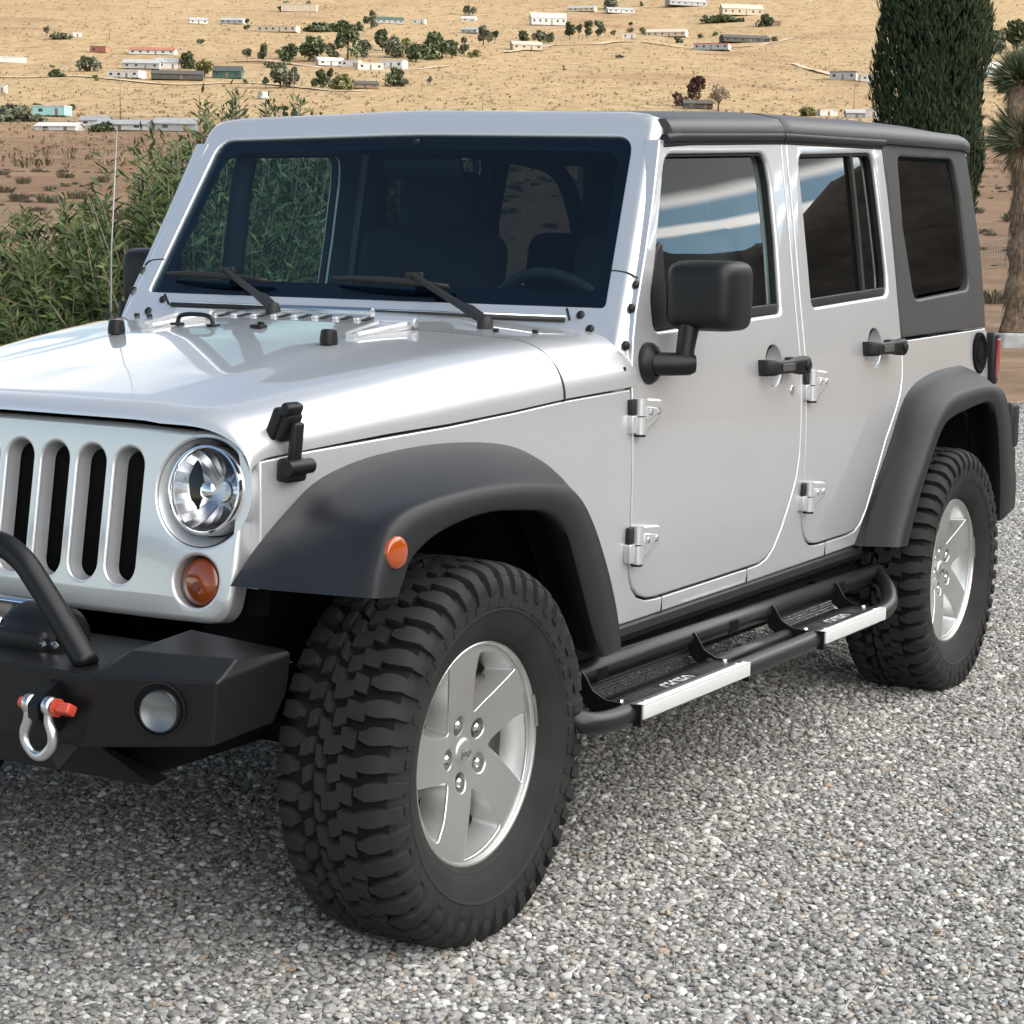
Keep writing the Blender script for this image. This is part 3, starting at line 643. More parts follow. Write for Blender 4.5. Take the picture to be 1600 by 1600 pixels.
for cy, cz in TSC:
    c = gfn(cy, cz, 0); ax = axis_at(cy, cz); mb = MB()
    mb.lathe([(0, -0.004), (0.025, -0.006), (0.042, -0.012), (0.0475, -0.018), (0.0475, -0.04)], c, ax, 40); ts = mb.build("turn_signal", AMBERD, ROOT, sharp=50)
    mb = MB(); mb.lathe([(0.010, -0.0035), (0.010, -0.001), (0, -0.001)], c-Vector((0, 0, 0.010)), ax, 12); mb.build("bulb", mat("bulb_dark", (0.10, 0.02, 0.01), 0.3), ts, sharp=40)
# ---- windshield frame
WN = Vector((0.8658, 0, -0.5004))
def wfn(a, b, d): return Vector((ws_x(b), a, b))+WN*d
fo = [(-(Yp(z)-0.010), z) for z in (1.09, 1.15, 1.20, 1.27, 1.34, 1.42, 1.50, 1.58, 1.66)]
fo += [(-(Yp(1.70)-0.008), 1.70), (-(Yp(1.72)-0.009), 1.730), (-(Yp(1.74)-0.022), 1.758), (-0.655, 1.769), (-0.60, 1.775), (0, 1.789)]
fo = fo+[(-a, b) for a, b in reversed(fo[:-1])]
GL = roundpoly([(-0.695, 1.2874), (-0.638, 1.701), (0, 1.712), (0.638, 1.701), (0.695, 1.2874)], [0.012, 0.045, 0.1, 0.045, 0.012], 6)
wf = panel("windshield_frame", fo, [GL], 0.045, SILVER, wfn, ROOT, bev=0.032, hbev=0.006, seg=6, cuts=[(1, z) for z in (1.2, 1.27, 1.34, 1.42, 1.5, 1.58, 1.66)])
glass = sheet("windshield", GL, WSG, lambda a, b, d: wfn(a, b, 0.008), wf)
GI = roundpoly([(-0.655, 1.330), (-0.606, 1.672), (0, 1.682), (0.606, 1.672), (0.655, 1.330)], [0.03, 0.05, 0.1, 0.05, 0.03], 6)
panel("glass_border", offset(list(reversed(GL)) if area2(GL) < 0 else GL, -0.004), [GI], 0.002, FRIT, lambda a, b, d: wfn(a, b, d+0.0145), wf, bev=0.0003, seg=1, wn=False)
for sg in (-1, 1):
    mb = MB()                                                       # seam across the corner bracket
    mb.tube([wfn(sg*(0.684+t*0.070), 1.374-0.010*t*t, (0.0005 if t < 0.55 else 0.0005+0.062*(t-0.55)**2)) for t in [i/10 for i in range(11)]], 0.0022, 6); mb.build("bracket_seam", SEAL, wf)
    for (y, z) in ((0.6375, 1.2674), (0.6735, 1.2359)):
        mb = MB(); c = wfn(sg*y, z, 0); mb.lathe([(0, 0.007), (0.006, 0.0065), (0.0105, 0.003), (0.0115, -0.002)], c, -WN, 16); mb.build("bolt", BLACK, wf, sharp=50)
    for (x, z) in ((0.915, 1.341), (0.880, 1.287), (0.832, 1.201), (0.806, 1.144)):
        mb = MB(); c = Vector((x-0.004, sg*(Yp(z)-0.011), z)); mb.lathe([(0, 0.008), (0.006, 0.0075), (0.0105, 0.004), (0.0115, -0.004)], c, (0, sg, 0.12), 16); mb.build("bolt", BLACK, wf, sharp=50)
# lower edge of the frame: rubber strip, hinge bar
mb = MB(); mb.tube([wfn(y, 1.2535, -0.004) for y in (-0.60, 0, 0.60)], 0.006, 8); mb.build("rubber_strip", SEAL, wf, smooth=True)
mb = MB(); mb.tube([wfn(y, 1.2605, -0.003) for y in (-0.60, 0, 0.60)], 0.003, 8); mb.build("trim_strip", CHROME, wf, smooth=True)
for sg in (-1, 1):
    mb = MB(); mb.box(wfn(sg*0.612, 1.256, -0.001), (0.004, 0.005, 0.062), Matrix.Rotation(math.radians(-30), 3, 'Y')); mb.build("panel_gap", SEAL, wf)
mb = MB(); mb.tube([(0.800, 0.205, 1.257), (0.800, -0.075, 1.257)], 0.011, 14); mb.build("hinge_bar", STEEL, wf, sharp=40)
# wipers
for (py, ey, a0, a1) in ((-0.466, -0.15, 0.100, -0.255), (0.155, 0.44, 0.640, 0.300)):
    wp = empty("wiper", (0.70, py, 1.25), ROOT)
    pv = Vector((0.695, py, hood_pt(0.695, py)+0.008)); el = wfn(ey, 1.338, -0.026)
    mb = MB(); mb.lathe([(0, 0.022), (0.013, 0.020), (0.019, 0.010), (0.020, -0.012)], pv, (0, 0, 1), 16)
    d = (el-pv); pts = [pv+Vector((0, 0, 0.012)), pv+d*0.22+Vector((0, 0, 0.012)), pv+d*0.32+Vector((0, 0, 0.008)), el]
    wd = [0.012, 0.014, 0.009, 0.006]
    vs = []; 
    for p, w_ in zip(pts, wd):
        sd_ = d.cross(Vector((-0.5, 0, 0.866))).normalized()*w_; up_ = Vector((-0.5, 0, 0.866))*0.007
        vs += [p+sd_+up_*0.2, p+sd_*0.5+up_, p-sd_*0.5+up_, p-sd_+up_*0.2, p-sd_-up_, p+sd_-up_]
    fs = []
    for i in range(3):
        for k in range(6): fs.append((i*6+k, i*6+(k+1) % 6, (i+1)*6+(k+1) % 6, (i+1)*6+k))
    fs += [tuple(range(6)), tuple(range(18, 24))]; mb.add(vs, fs); mb.build("wiper_arm", SEAL, wp, sharp=35)
    mb = MB(); b0 = wfn(a0, 1.329, -0.016); b1 = wfn(a1, 1.318, -0.016); bl = (b0-b1)
    mb.tube([b0.lerp(b1, t)+WN*(-0.010*math.sin(PI*t)) for t in [i/10 for i in range(11)]], [0.004, 0.006, 0.007, 0.0075, 0.008, 0.008, 0.008, 0.0075, 0.007, 0.006, 0.004], 8)
    mb.tube([b0.lerp(b1, t)+WN*0.006 for t in (0, 0.5, 1)], 0.0035, 6); mb.box(el+WN*0.006, (0.012, 0.05, 0.02), None, 0.003); mb.build("wiper_blade", SEAL, wp, smooth=True)
# ---- doors
def circ_x(cx, cz, r, n=36): return [(cx+r*math.cos(2*PI*i/n), cz+r*math.sin(2*PI*i/n)) for i in range(n)]
def hinge(parent, sg, xg, z0, z1):
    """painted door hinge: barrel at the gap and a chamfered leaf on the door"""
    zc = (z0+z1)/2; h = z1-z0; Y = lambda z: Ys(xg+0.03, z)
    mb = MB(); x0 = xg+0.026; x1 = xg+0.120
    def lv(x, z, o): return Vector((x, sg*(Y(z)+o), z))
    mb.prism([(x0, z0+h*0.06), (x1-0.012, z0+h*0.40), (x1, z0+h*0.46), (x1, z1-0.016), (x1-0.008, z1-0.008), (x0, z1-0.001)], -0.004, 0.022, lv)
    hg = mb.build("hinge", SILVER, parent, sharp=30); bv = hg.modifiers.new("edge", 'BEVEL'); bv.width = 0.0055; bv.segments = 2; bv.limit_method = 'ANGLE'
    mb = MB(); mb.prism([(x0+0.002, z0+h*0.34), (x1-0.016, z0+h*0.56), (x1-0.016, z1-0.030), (x0+0.002, z1-0.020)], 0.020, 0.0245, lv)
    hp_ = mb.build("hinge_pad", SILVER, parent, sharp=30); bv = hp_.modifiers.new("edge", 'BEVEL'); bv.width = 0.002; bv.segments = 2
    mb = MB(); xb = xg+0.016; yb = Y(zc)+0.012
    mb.tube([(xb, sg*yb, z0), (xb, sg*yb, zc-0.002)], 0.0155, 16); mb.tube([(xb, sg*yb, zc+0.001), (xb, sg*yb, z1-0.002)], 0.0155, 16)
    mb.box((xg-0.004, sg*(yb-0.008), z0+h*0.28), (0.036, 0.018, h*0.5), None, 0.003); mb.build("hinge_barrel", SILVER, parent, sharp=35)
    mb = MB(); mb.tube([(xb, sg*yb, z0-0.006), (xb, sg*yb, z0-0.0005)], 0.014, 14); mb.build("hinge_cap", SEAL, parent, sharp=35); mb = MB(); mb.box((xg-0.004, sg*(yb-0.010), zc+h*0.25), (0.030, 0.016, h*0.42), None, 0.003); mb.build("hinge_gap", SEAL, parent, sharp=35)
    for dx in (0.022, 0.066):
        mb = MB(); mb.lathe([(0, 0.0045), (0.006, 0.004), (0.0085, 0.0)], (x0+dx, sg*(Y(zc)+0.0240), zc+0.008), (0, sg, 0), 6); mb.build("hinge_bolt", STEEL, parent)
def handle(parent, sg, x0, z):
    """pull bar with push button over a bowl"""
    Y = Ys(x0+0.1, z)
    mb = MB(); bx = x0+0.108; pr = [(0.0535, 0.004), (0.050, 0.008), (0.040, 0.016), (0.022, 0.021), (0.0, 0.022)]
    mb.lathe([(r, -h) for r, h in pr], (bx, sg*Y, z), (0, sg, 0.03), 36); mb.build("handle_bowl", SILVER, parent, smooth=True)
    y = Y+0.032
    mb = MB()
    prof = lambda hw, hh: [(hw*math.copysign(abs(math.cos(t))**0.6, math.cos(t)), hh*math.copysign(abs(math.sin(t))**0.6, math.sin(t))) for t in [2*PI*i/16 for i in range(16)]]
    st = [(x0, Y+0.000, 0.012, 0.021), (x0+0.004, Y+0.018, 0.013, 0.022), (x0+0.022, y+0.002, 0.013, 0.021), (x0+0.05, y+0.004, 0.011, 0.018), (x0+0.13, y+0.006, 0.011, 0.018), (x0+0.155, y+0.006, 0.013, 0.021), (x0+0.178, y+0.008, 0.020, 0.024), (x0+0.215, y+0.008, 0.022, 0.026), (x0+0.218, y+0.008, 0.014, 0.018)]
    vs = []; fs = []
    for x, yy, a, b in st: vs += [Vector((x, sg*(yy+p), z+q)) for p, q in prof(a, b)]
    for i in range(len(st)-1):
        for k in range(16): fs.append((i*16+k, i*16+(k+1) % 16, (i+1)*16+(k+1) % 16, (i+1)*16+k))
    fs += [tuple(range(16)), tuple(range((len(st)-1)*16, len(st)*16))]; mb.add(vs, fs)
    mb.box((x0+0.196, sg*(Y+0.014), z), (0.040, 0.036, 0.044), None, 0.006)
    h = mb.build("handle", BLACK, parent, sharp=40)
    mb = MB(); mb.box((x0+0.092, sg*(y+0.0165), z), (0.082, 0.004, 0.020), None, 0.0015); mb.build("grip_inlay", mat("grip_grey", (0.10, 0.10, 0.095), 0.3, 0.4), parent, sharp=40)
    mb = MB(); mb.lathe([(0, 0.006), (0.012, 0.005), (0.014, 0.0)], (x0+0.196, sg*(y+0.030), z), (0, sg, 0), 20); mb.build("handle_button", BLACK, parent, sharp=40)
for sg, nm in SIDES:
    fd = panel("front_door", FD, [FW, circ_x(1.663, 1.117, 0.0545)], 0.040, SILVER, sfn(sg), ROOT, bev=0.0045, hbev=0.009, seg=4, cuts=ZC)
    sheet("window_glass", offset(FW, -0.012), DG, sfn(sg, -0.024), fd, ZC)
    seal_in = offset(FW, 0.017)
    panel("window_seal", offset(FW, -0.004), [seal_in], 0.018, SEAL, sfn(sg, -0.012), fd, bev=0.003, seg=2, cuts=ZC)
    panel("sill_strip", [(0.985, 1.232), (1.735, 1.257), (1.738, 1.282), (0.985, 1.256)], [], 0.010, FLARE, sfn(sg, -0.008), fd, bev=0.003, seg=2)
    panel("sail_panel", roundpoly([(0.962, 1.232), (1.048, 1.236), (1.060, 1.45), (1.020, 1.425), (0.962, 1.31)], [0.02, 0.01, 0.02, 0.02, 0.02]), [], 0.016, BLACK, sfn(sg, -0.004), fd, bev=0.005, seg=3, cuts=ZC)
    handle(fd, sg, 1.556, 1.117)
    mb = MB(); mb.lathe([(0, 0.003), (0.013, 0.0025), (0.015, 0.0)], (1.778, sg*Ys(1.778, 1.046), 1.046), (0, sg, 0), 20); mb.build("lock", STEEL, fd, sharp=40)
    hinge(fd, sg, 0.818, 0.994, 1.080); hinge(fd, sg, 0.816, 0.686, 0.778)
    # mirror on its arm
    ar = MB(); Yb = Ys(0.90, 1.155)
    ar.lathe([(0.051, -0.004), (0.050, 0.008), (0.043, 0.018), (0.030, 0.026)], (0.912, sg*Yb, 1.156), (0, sg, 0), 28)
    ar.tube([(0.914, sg*(Yb+0.01), 1.156), (0.938, sg*(Yb+0.05), 1.156), (0.962, sg*(Yb+0.085), 1.157), (0.970, sg*(Yb+0.096), 1.157)], [0.029, 0.028, 0.0275, 0.021], 18)
    ar.tube([(0.958, sg*(Yb+0.074), 1.160), (0.960, sg*(Yb+0.074), 1.19), (0.975, sg*(Yb+0.076), 1.25)], [0.0225, 0.022, 0.025], 16)
    mir = ar.build("mirror", BLACK, fd, sharp=45)
    mc = Vector((1.015, -0.893, 1.318)) if sg < 0 else Vector((1.06, 0.850, 1.318)); sx, sy, sz = 0.074, (0.092 if sg < 0 else 0.062), 0.0845
    vs = []; fs = []; K, NR = 32, 14
    def se(t, e): return math.copysign(abs(t)**e, t)
    for i in range(NR+1):
        ph = -PI/2+PI*i/NR                                        # along x: -x is the rounded front
        px = se(math.sin(ph), 0.75 if ph < 0 else 0.30); rr = abs(math.cos(ph))**(0.36 if ph < 0 else 0.2)
        for k in range(K):
            th = 2*PI*k/K; e = 0.34
            vs.append(mc+Vector((px*sx, se(math.cos(th), e)*rr*sy, se(math.sin(th), e)*rr*sz)))
    for i in range(NR):
        for k in range(K): fs.append((i*K+k, i*K+(k+1) % K, (i+1)*K+(k+1) % K, (i+1)*K+k))
    mb = MB(); mb.add(vs, fs); mb.build("mirror_housing", BLACK, fd, smooth=True)
    mb = MB(); mb.box(mc+Vector((0.0725, 0, 0)), (0.002, sy*1.6, 0.135), None, 0.0005); mb.build("mirror_glass", CHROME, fd)
    rd = panel("rear_door", RD, [RW, circ_x(2.428, 1.139, 0.0545)], 0.040, SILVER, sfn(sg), ROOT, bev=0.0045, hbev=0.009, seg=4, cuts=ZC)
    sheet("window_glass", offset(RW, -0.012), PG, sfn(sg, -0.024), rd, ZC)
    panel("window_seal", offset(RW, -0.004), [offset(RW, 0.012)], 0.018, SEAL, sfn(sg, -0.012), rd, bev=0.003, seg=2, cuts=ZC)
    panel("window_divider", [(2.392, 1.292), (2.412, 1.292), (2.412, 1.712), (2.392, 1.711)], [], 0.012, SEAL, sfn(sg, -0.011), rd, bev=0.003, seg=2, cuts=ZC)
    panel("sill_strip", [(1.968, 1.268), (2.562, 1.294), (2.568, 1.316), (1.968, 1.290)], [], 0.010, FLARE, sfn(sg, -0.008), rd, bev=0.003, seg=2)
    handle(rd, sg, 2.322, 1.139)
    hinge(rd, sg, 1.876, 1.012, 1.098); hinge(rd, sg, 1.873, 0.702, 0.786)
# ---- hardtop
QW = roundpoly([(2.766, 1.718), (3.300, 1.730), (3.335, 1.60), (3.358, 1.30), (2.800, 1.272), (2.752, 1.50)], [0.03, 0.04, 0, 0.05, 0.04, 0])
TS = [(2.643, 1.757), (2.652, 1.620), (2.658, 1.405), (2.662, 1.1605), (3.490, 1.172), (3.500, 1.30), (3.500, 1.45), (3.470, 1.62), (3.440, 1.775)]
top = empty("hardtop", (2.3, 0, 1.75), ROOT)
def roof_zg(x): return interp(x, [1.08, 1.15, 1.86, 2.64, 3.44, 3.47], [1.700, 1.710, 1.745, 1.764, 1.778, 1.766])
def roof_zc(x): return interp(x, [1.08, 1.14, 1.18, 1.30, 1.86, 2.64, 3.10, 3.30, 3.40, 3.46], [1.738, 1.750, 1.757, 1.768, 1.800, 1.824, 1.829, 1.824, 1.809, 1.788])
def roof_rows(x0, x1, n):
    rows = []; us = [0, 0.02, 0.05, 0.09, 0.13]
    for i in range(n+1):
        x = x0+(x1-x0)*i/n; zg = roof_zg(x); zc = roof_zc(x); w = Yp(zg)+0.002; row = []
        half = [(w, zg-0.012), (w, zg+0.004), (w-0.004, zg+0.014), (w-0.014, zg+0.022+0.10*(zc-zg)), (w-0.045, zg+0.60*(zc-zg)), (w-0.10, zg+0.80*(zc-zg)), (w-0.20, zg+0.90*(zc-zg)), (w-0.40, zg+0.97*(zc-zg)), (0.0, zc)]
        row = [Vector((x, -a, b)) for a, b in half]+[Vector((x, a, b)) for a, b in reversed(half[:-1])]
        rows.append(row)
    if x0 < 1.3:
        for r_ in rows[:4]:
            for p in r_:
                if p.y > 0.5: p.y -= 0.018*(1.32-p.x)/0.17
    if x0 < 1.3: rows.insert(0, [Vector((x0-0.006, p.y*0.985, min(p.z, roof_zg(x0)+0.02)-0.055)) for p in rows[0]])
    return rows
front_roof = grid_mesh("roof_panel", roof_rows(1.150, 1.846, 14), TOP, top, thick=0.012, sharp=60)
rear_roof = grid_mesh("roof_shell", roof_rows(1.853, 3.455, 24), TOP, top, thick=0.012, sharp=60)
mb = MB()
for y in (-0.36, -0.12, 0.12, 0.36):
    mb.add([Vector((x, y+dy, roof_zc(x)-(0.10 if abs(y) > 0.3 else 0.02)*(roof_zc(x)-roof_zg(x))+dz)) for x in (1.26, 1.34, 1.75, 1.82) for dy, dz in ((-0.05, -0.004), (-0.035, 0.010 if 1.3 < x < 1.8 else -0.003), (0.035, 0.010 if 1.3 < x < 1.8 else -0.003), (0.05, -0.004))],
           [(r*4+k, r*4+k+1, r*4+k+5, r*4+k+4) for r in range(3) for k in range(3)])
mb.build("roof_rib", TOP, top, sharp=30, recalc=True)
for sg, nm in SIDES:
    ts = panel("side_panel", TS, [QW], 0.03, TOP, sfn(sg, 0.001), top, bev=0.006, hbev=0.008, cuts=ZC)
    sheet("side_window", offset(QW, -0.012), PG, sfn(sg, -0.014), top, ZC)
    panel("window_seal", offset(QW, 0.002), [offset(QW, 0.012)], 0.008, SEAL, sfn(sg, -0.008), top, bev=0.002, seg=2, cuts=ZC)
    mb = MB()
    for xa, xb in ((1.112 if sg < 0 else 1.26, 1.846), (1.853, 2.640)):
        n = 10; rows = []
        pts = [Vector((xa+(xb-xa)*i/n, sg*(Yp(roof_zg(xa+(xb-xa)*i/n)-0.012)+0.004), roof_zg(xa+(xb-xa)*i/n)-0.010)) for i in range(n+1)]
        mb.tube(pts, 0.0125, 12)
    mb.build("gutter_rail", FLARE, top, sharp=40)
    mb = MB(); mb.tube([Vector((x, sg*(Yp(roof_zg(x)-0.03)-0.004), roof_zg(x)-0.026)) for x in [(1.11 if sg < 0 else 1.26)+(0.153 if sg < 0 else 0.138)*i for i in range(11)]], 0.007, 8); mb.build("door_seal", SEAL, top, smooth=True)
mb = MB(); mb.box((3.470, 0, 1.475), (0.03, 1.42, 0.56), Matrix.Rotation(math.radians(-5), 3, 'Y'), 0.01); mb.build("rear_window", FRIT, top)
mb = MB(); mb.box((3.492, 0, 0.87), (0.03, 1.58, 0.58), None, 0.012); mb.build("tailgate", SILVER, ROOT, sharp=40)
for sg in (-1, 1):
    mb = MB(); mb.box((3.522, sg*0.762, 1.062), (0.055, 0.125, 0.180), None, 0.014); tl = mb.build("tail_light", BLACK, ROOT, sharp=40)
    mb = MB(); mb.box((3.532, sg*0.764, 1.062), (0.056, 0.126, 0.150), None, 0.014); mb.build("lens", REDL, tl, sharp=40)
# fuel filler on the driver's rear quarter
mb = MB(); c = Vector((3.405, -Ys(3.4, 1.085)+0.001, 1.085)); mb.lathe([(0.070, -0.004), (0.070, 0.006), (0.064, 0.010), (0.056, 0.008), (0.052, 0.0035), (0, 0.003)], c, (0, -1, 0.02), 40); ff = mb.build("fuel_filler", DARK, ROOT, sharp=40)
mb = MB(); mb.lathe([(0.032, 0.002), (0.031, 0.006), (0.0, 0.007)], c, (0, -1, 0.02), 24); mb.build("fuel_cap", DARK, ff, sharp=40)
# ---- fender flares
def flare(name, B, Rg, O, sg, n=48):
    b = resample(catmull([(x, z, 0) for x, z in B], 8), n); r = resample(catmull([(x, z, 0) for x, z in Rg], 8), n); o = resample(catmull([(x, z, 0) for x, z in O], 8), n)
    rows = []
    for i in range(n):
        pb = Vector((b[i].x, sg*(Ys(b[i].x, b[i].y)-0.004), b[i].y)); pr = Vector((r[i].x, sg*0.900, r[i].y)); po = Vector((o[i].x, sg*0.925, o[i].y))
        up = Vector((r[i].x-o[i].x, 0, r[i].y-o[i].y)).normalized()
        row = [pb, pb.lerp(pr, 0.02)+up*0.004, pb.lerp(pr, 0.35)+up*0.010, pb.lerp(pr, 0.7)+up*0.008, pb.lerp(pr, 0.92)+up*0.003]
        k = Vector((r[i].x, sg*0.920, r[i].y))-up*0.012
        row += [pr.lerp(k, 0.35)+up*0.0015, k, k.lerp(po, 0.5), po.lerp(k, 0.06), po-Vector((0, sg*0.006, 0))-up*0.004, po-Vector((0, sg*0.03, 0))-up*0.003]
        q = pb.lerp(Vector((o[i].x, pb.y, o[i].y)), 0.7); row += [po.lerp(q, 0.6)+up*0.012, q]
        rows.append(row)
    f = grid_mesh(name, rows, FLARE, ROOT, sharp=70)
    # end caps
    me = f.data; bm = bmesh.new(); bm.from_mesh(me); bm.verts.ensure_lookup_table(); m = len(rows[0])
    for e in (0, n-1): bm.faces.new([bm.verts[e*m+k] for k in range(m)])
    bmesh.ops.recalc_face_normals(bm, faces=bm.faces); bm.to_mesh(me); bm.free()
    me.polygons.foreach_set("use_smooth", [True]*len(me.polygons)); me.set_sharp_from_angle(angle=math.radians(60))
    return f
FB = [(-0.405,0.775),(-0.335,0.849),(-0.25,0.917),(-0.183,0.960),(-0.09,0.988),(0.012,1.003),(0.163,1.011),(0.322,1.003),(0.43,0.980),(0.51,0.935),(0.565,0.870),(0.615,0.780),(0.655,0.680),(0.690,0.530)]
FR = [(-0.437,0.790),(-0.428,0.830),(-0.410,0.872),(-0.380,0.918),(-0.302,0.947),(-0.119,0.962),(0.079,0.960),(0.239,0.944),(0.310,0.930),(0.367,0.897),(0.429,0.829),(0.493,0.729),(0.540,0.630),(0.566,0.537)]
FO = [(-0.365,0.785),(-0.341,0.820),(-0.315,0.854),(-0.219,0.891),(-0.054,0.911),(0.124,0.899),(0.219,0.880),(0.291,0.832),(0.330,0.770),(0.368,0.700),(0.410,0.620),(0.462,0.535)]
RB = [(2.325,0.551),(2.436,0.710),(2.558,0.853),(2.62,0.930),(2.690,0.985),(2.790,1.018),(2.946,1.041),(3.12,1.050),(3.25,1.045),(3.37,1.00),(3.43,0.90),(3.455,0.76),(3.46,0.58)]
RR_ = [(2.333,0.556),(2.451,0.716),(2.575,0.850),(2.640,0.915),(2.720,0.962),(2.83,0.988),(3.019,0.999),(3.18,0.997),(3.29,0.980),(3.36,0.935),(3.41,0.86),(3.45,0.76),(3.50,0.66),(3.50,0.56)]
RO = [(2.410,0.553),(2.509,0.702),(2.620,0.830),(2.692,0.890),(2.78,0.917),(2.90,0.930),(3.05,0.942),(3.16,0.940),(3.225,0.905),(3.265,0.84),(3.30,0.74),(3.32,0.64),(3.33,0.53)]
for sg in (-1, 1):
    ff_ = flare("fender_flare", FB, FR, FO, sg)
    mb = MB(); c = Vector((-0.372, sg*0.9225, 0.868)); mb.lathe([(0.0305, -0.004), (0.0305, 0.003), (0.027, 0.006), (0.016, 0.0085), (0, 0.0095)], c, (-0.12, sg, 0.02), 30)
    mb.build("side_marker", AMBER, ff_, sharp=50)
    flare("fender_flare", RB, RR_, RO, sg)
# dark liners inside the wheel wells
for sg in (-1, 1):
    for path in ([(-0.30, 0.70), (-0.29, 0.80), (-0.22, 0.90), (0.05, 0.945), (0.30, 0.92), (0.45, 0.83), (0.56, 0.66), (0.66, 0.40)], [(2.36, 0.48), (2.50, 0.70), (2.64, 0.87), (2.82, 0.955), (3.05, 0.965), (3.22, 0.93), (3.33, 0.80), (3.40, 0.52)]):
        pts = catmull([(x, 0, z) for x, z in path], 6); rows = [[Vector((p.x, sg*(Ys(p.x, p.z)-0.008), p.z)), Vector((p.x, sg*0.42, p.z))] for i, p in enumerate(pts)]
        grid_mesh("wheel_liner", rows, LINER, ROOT)
for sg in (-1, 1):
    mb = MB(); mb.box((0.17, sg*0.43, 0.76), (0.96, 0.02, 0.40)); mb.build("inner_fender", DARK, ROOT)
    mb = MB(); mb.box((2.9, sg*0.47, 0.76), (1.20, 0.02, 0.44)); mb.build("inner_fender", DARK, ROOT)
# ---- rocker, floor, frame, axles
for sg in (-1, 1):
    mb = MB(); n = 14
    prof = [(-0.010, 0.545), (0.004, 0.530), (0.006, 0.512), (-0.004, 0.494), (-0.05, 0.488), (-0.05, 0.545)]
    for x in (0.74, 2.40): pass
    vs = [Vector((x, sg*(0.785+a), b+0.012*(x-0.74)/1.66)) for x in (0.74, 2.385, 2.400) for a, b in ([(p, q) for p, q in prof] if x < 2.395 else [(p*0.5-0.02, 0.516+(q-0.516)*0.6) for p, q in prof])]
    m = len(prof); fs = [(i*m+k, i*m+(k+1) % m, (i+1)*m+(k+1) % m, (i+1)*m+k) for i in range(2) for k in range(m)]+[tuple(range(m)), tuple(range(2*m, 3*m))]
    mb.add(vs, fs); mb.build("rocker_rail", FLARE, ROOT, sharp=30)
mb = MB(); mb.box((1.95, 0, 0.55), (3.0, 1.50, 0.03)); mb.box((0.74, 0, 0.82), (0.03, 1.40, 0.55)); mb.build("floor_pan", DARK, ROOT)
mb = MB()
for sg in (-1, 1): mb.box((1.45, sg*0.42, 0.47), (4.0, 0.09, 0.12), None, 0.01)
for x in (-0.45, 0.8, 1.6, 2.4, 3.3): mb.box((x, 0, 0.46), (0.08, 0.84, 0.09), None, 0.01)
mb.box((1.0, 0.1, 0.44), (0.7, 0.4, 0.14), None, 0.03); mb.box((2.1, -0.1, 0.42), (0.9, 0.55, 0.16), None, 0.03); mb.build("chassis_frame", DARK, ROOT)
for x in (0, 2.946):
    mb = MB(); mb.tube([(x, -0.66, 0.405), (x, 0.66, 0.405)], 0.042, 16); mb.lathe([(0, -0.14), (0.10, -0.12), (0.14, -0.05), (0.14, 0.05), (0.09, 0.16), (0.05, 0.20)], (x, 0.22, 0.405), (1, 0, 0), 20)
    for sg in (-1, 1):
        mb.tube([(x+0.05, sg*0.48, 0.42), (x+0.03, sg*0.46, 0.86)], 0.03, 10); mb.tube([(x, sg*0.44, 0.45), (x+0.75, sg*0.36, 0.52)], 0.022, 8)
        mb.tube([(x+0.02+0.055*math.cos(i*0.7), sg*0.47+0.055*math.sin(i*0.7), 0.47+i*0.0055) for i in range(64)], 0.008, 6)
    mb.tube([(x-0.14, -0.55, 0.44), (x-0.14, 0.55, 0.44)], 0.017, 10)
    mb.build("axle", DARK, ROOT, sharp=40)
mb = MB(); mb.box((3.56, 0, 0.66), (0.16, 1.60, 0.19), None, 0.03)
for sg in (-1, 1): mb.box((3.535, sg*0.83, 0.67), (0.12, 0.12, 0.20), None, 0.03)
rb_ = mb.build("rear_bumper", FLARE, ROOT, sharp=40)
for sg in (-1, 1):
    mb = MB(); mb.box((3.535, sg*0.872, 0.835), (0.075, 0.055, 0.155), None, 0.016); mb.build("corner_guard", FLARE, rb_, sharp=40)
    for x, z in ((1.020, 0.560), (1.532, 0.565), (2.083, 0.571)):
        mb = MB(); mb.box((x, sg*(Ys(x, z)+0.0002), z), (0.003, 0.002, 0.046)); mb.build("sill_seam", SEAL, ROOT)
# the spare on the tailgate is added with the wheels
# ---- wheels
TPROF = [(0.3800,0.0),(0.3797,0.04),(0.3785,0.08),(0.3755,0.102),(0.369,0.119),(0.358,0.131),(0.343,0.137),(0.323,0.139),(0.303,0.137),(0.282,0.131),(0.262,0.123),(0.248,0.115),(0.238,0.108),(0.231,0.100)]
TP = [Vector((r, y, 0)) for r, y in TPROF]; TP = catmull(TP, 5)
TL = [0.0]
for i in range(1, len(TP)): TL.append(TL[-1]+(TP[i]-TP[i-1]).length)
def tp(v):
    s = 1 if v >= 0 else -1; a = min(abs(v), TL[-1]-1e-6); j = 1
    while TL[j] < a: j += 1
    t = (a-TL[j-1])/(TL[j]-TL[j-1]); p = TP[j-1].lerp(TP[j], t); tg = (TP[j]-TP[j-1]).normalized(); n = Vector((tg.y, -tg.x, 0))
    if n.x < 0 and a < 0.1: n = -n
    return p.x, s*p.y, abs(n.x), s*abs(n.y)
def tpt(ang, v, h):
    r, y, nr, ny = tp(v); r += nr*h; y += ny*h; return Vector((r*math.cos(ang), y, r*math.sin(ang)))
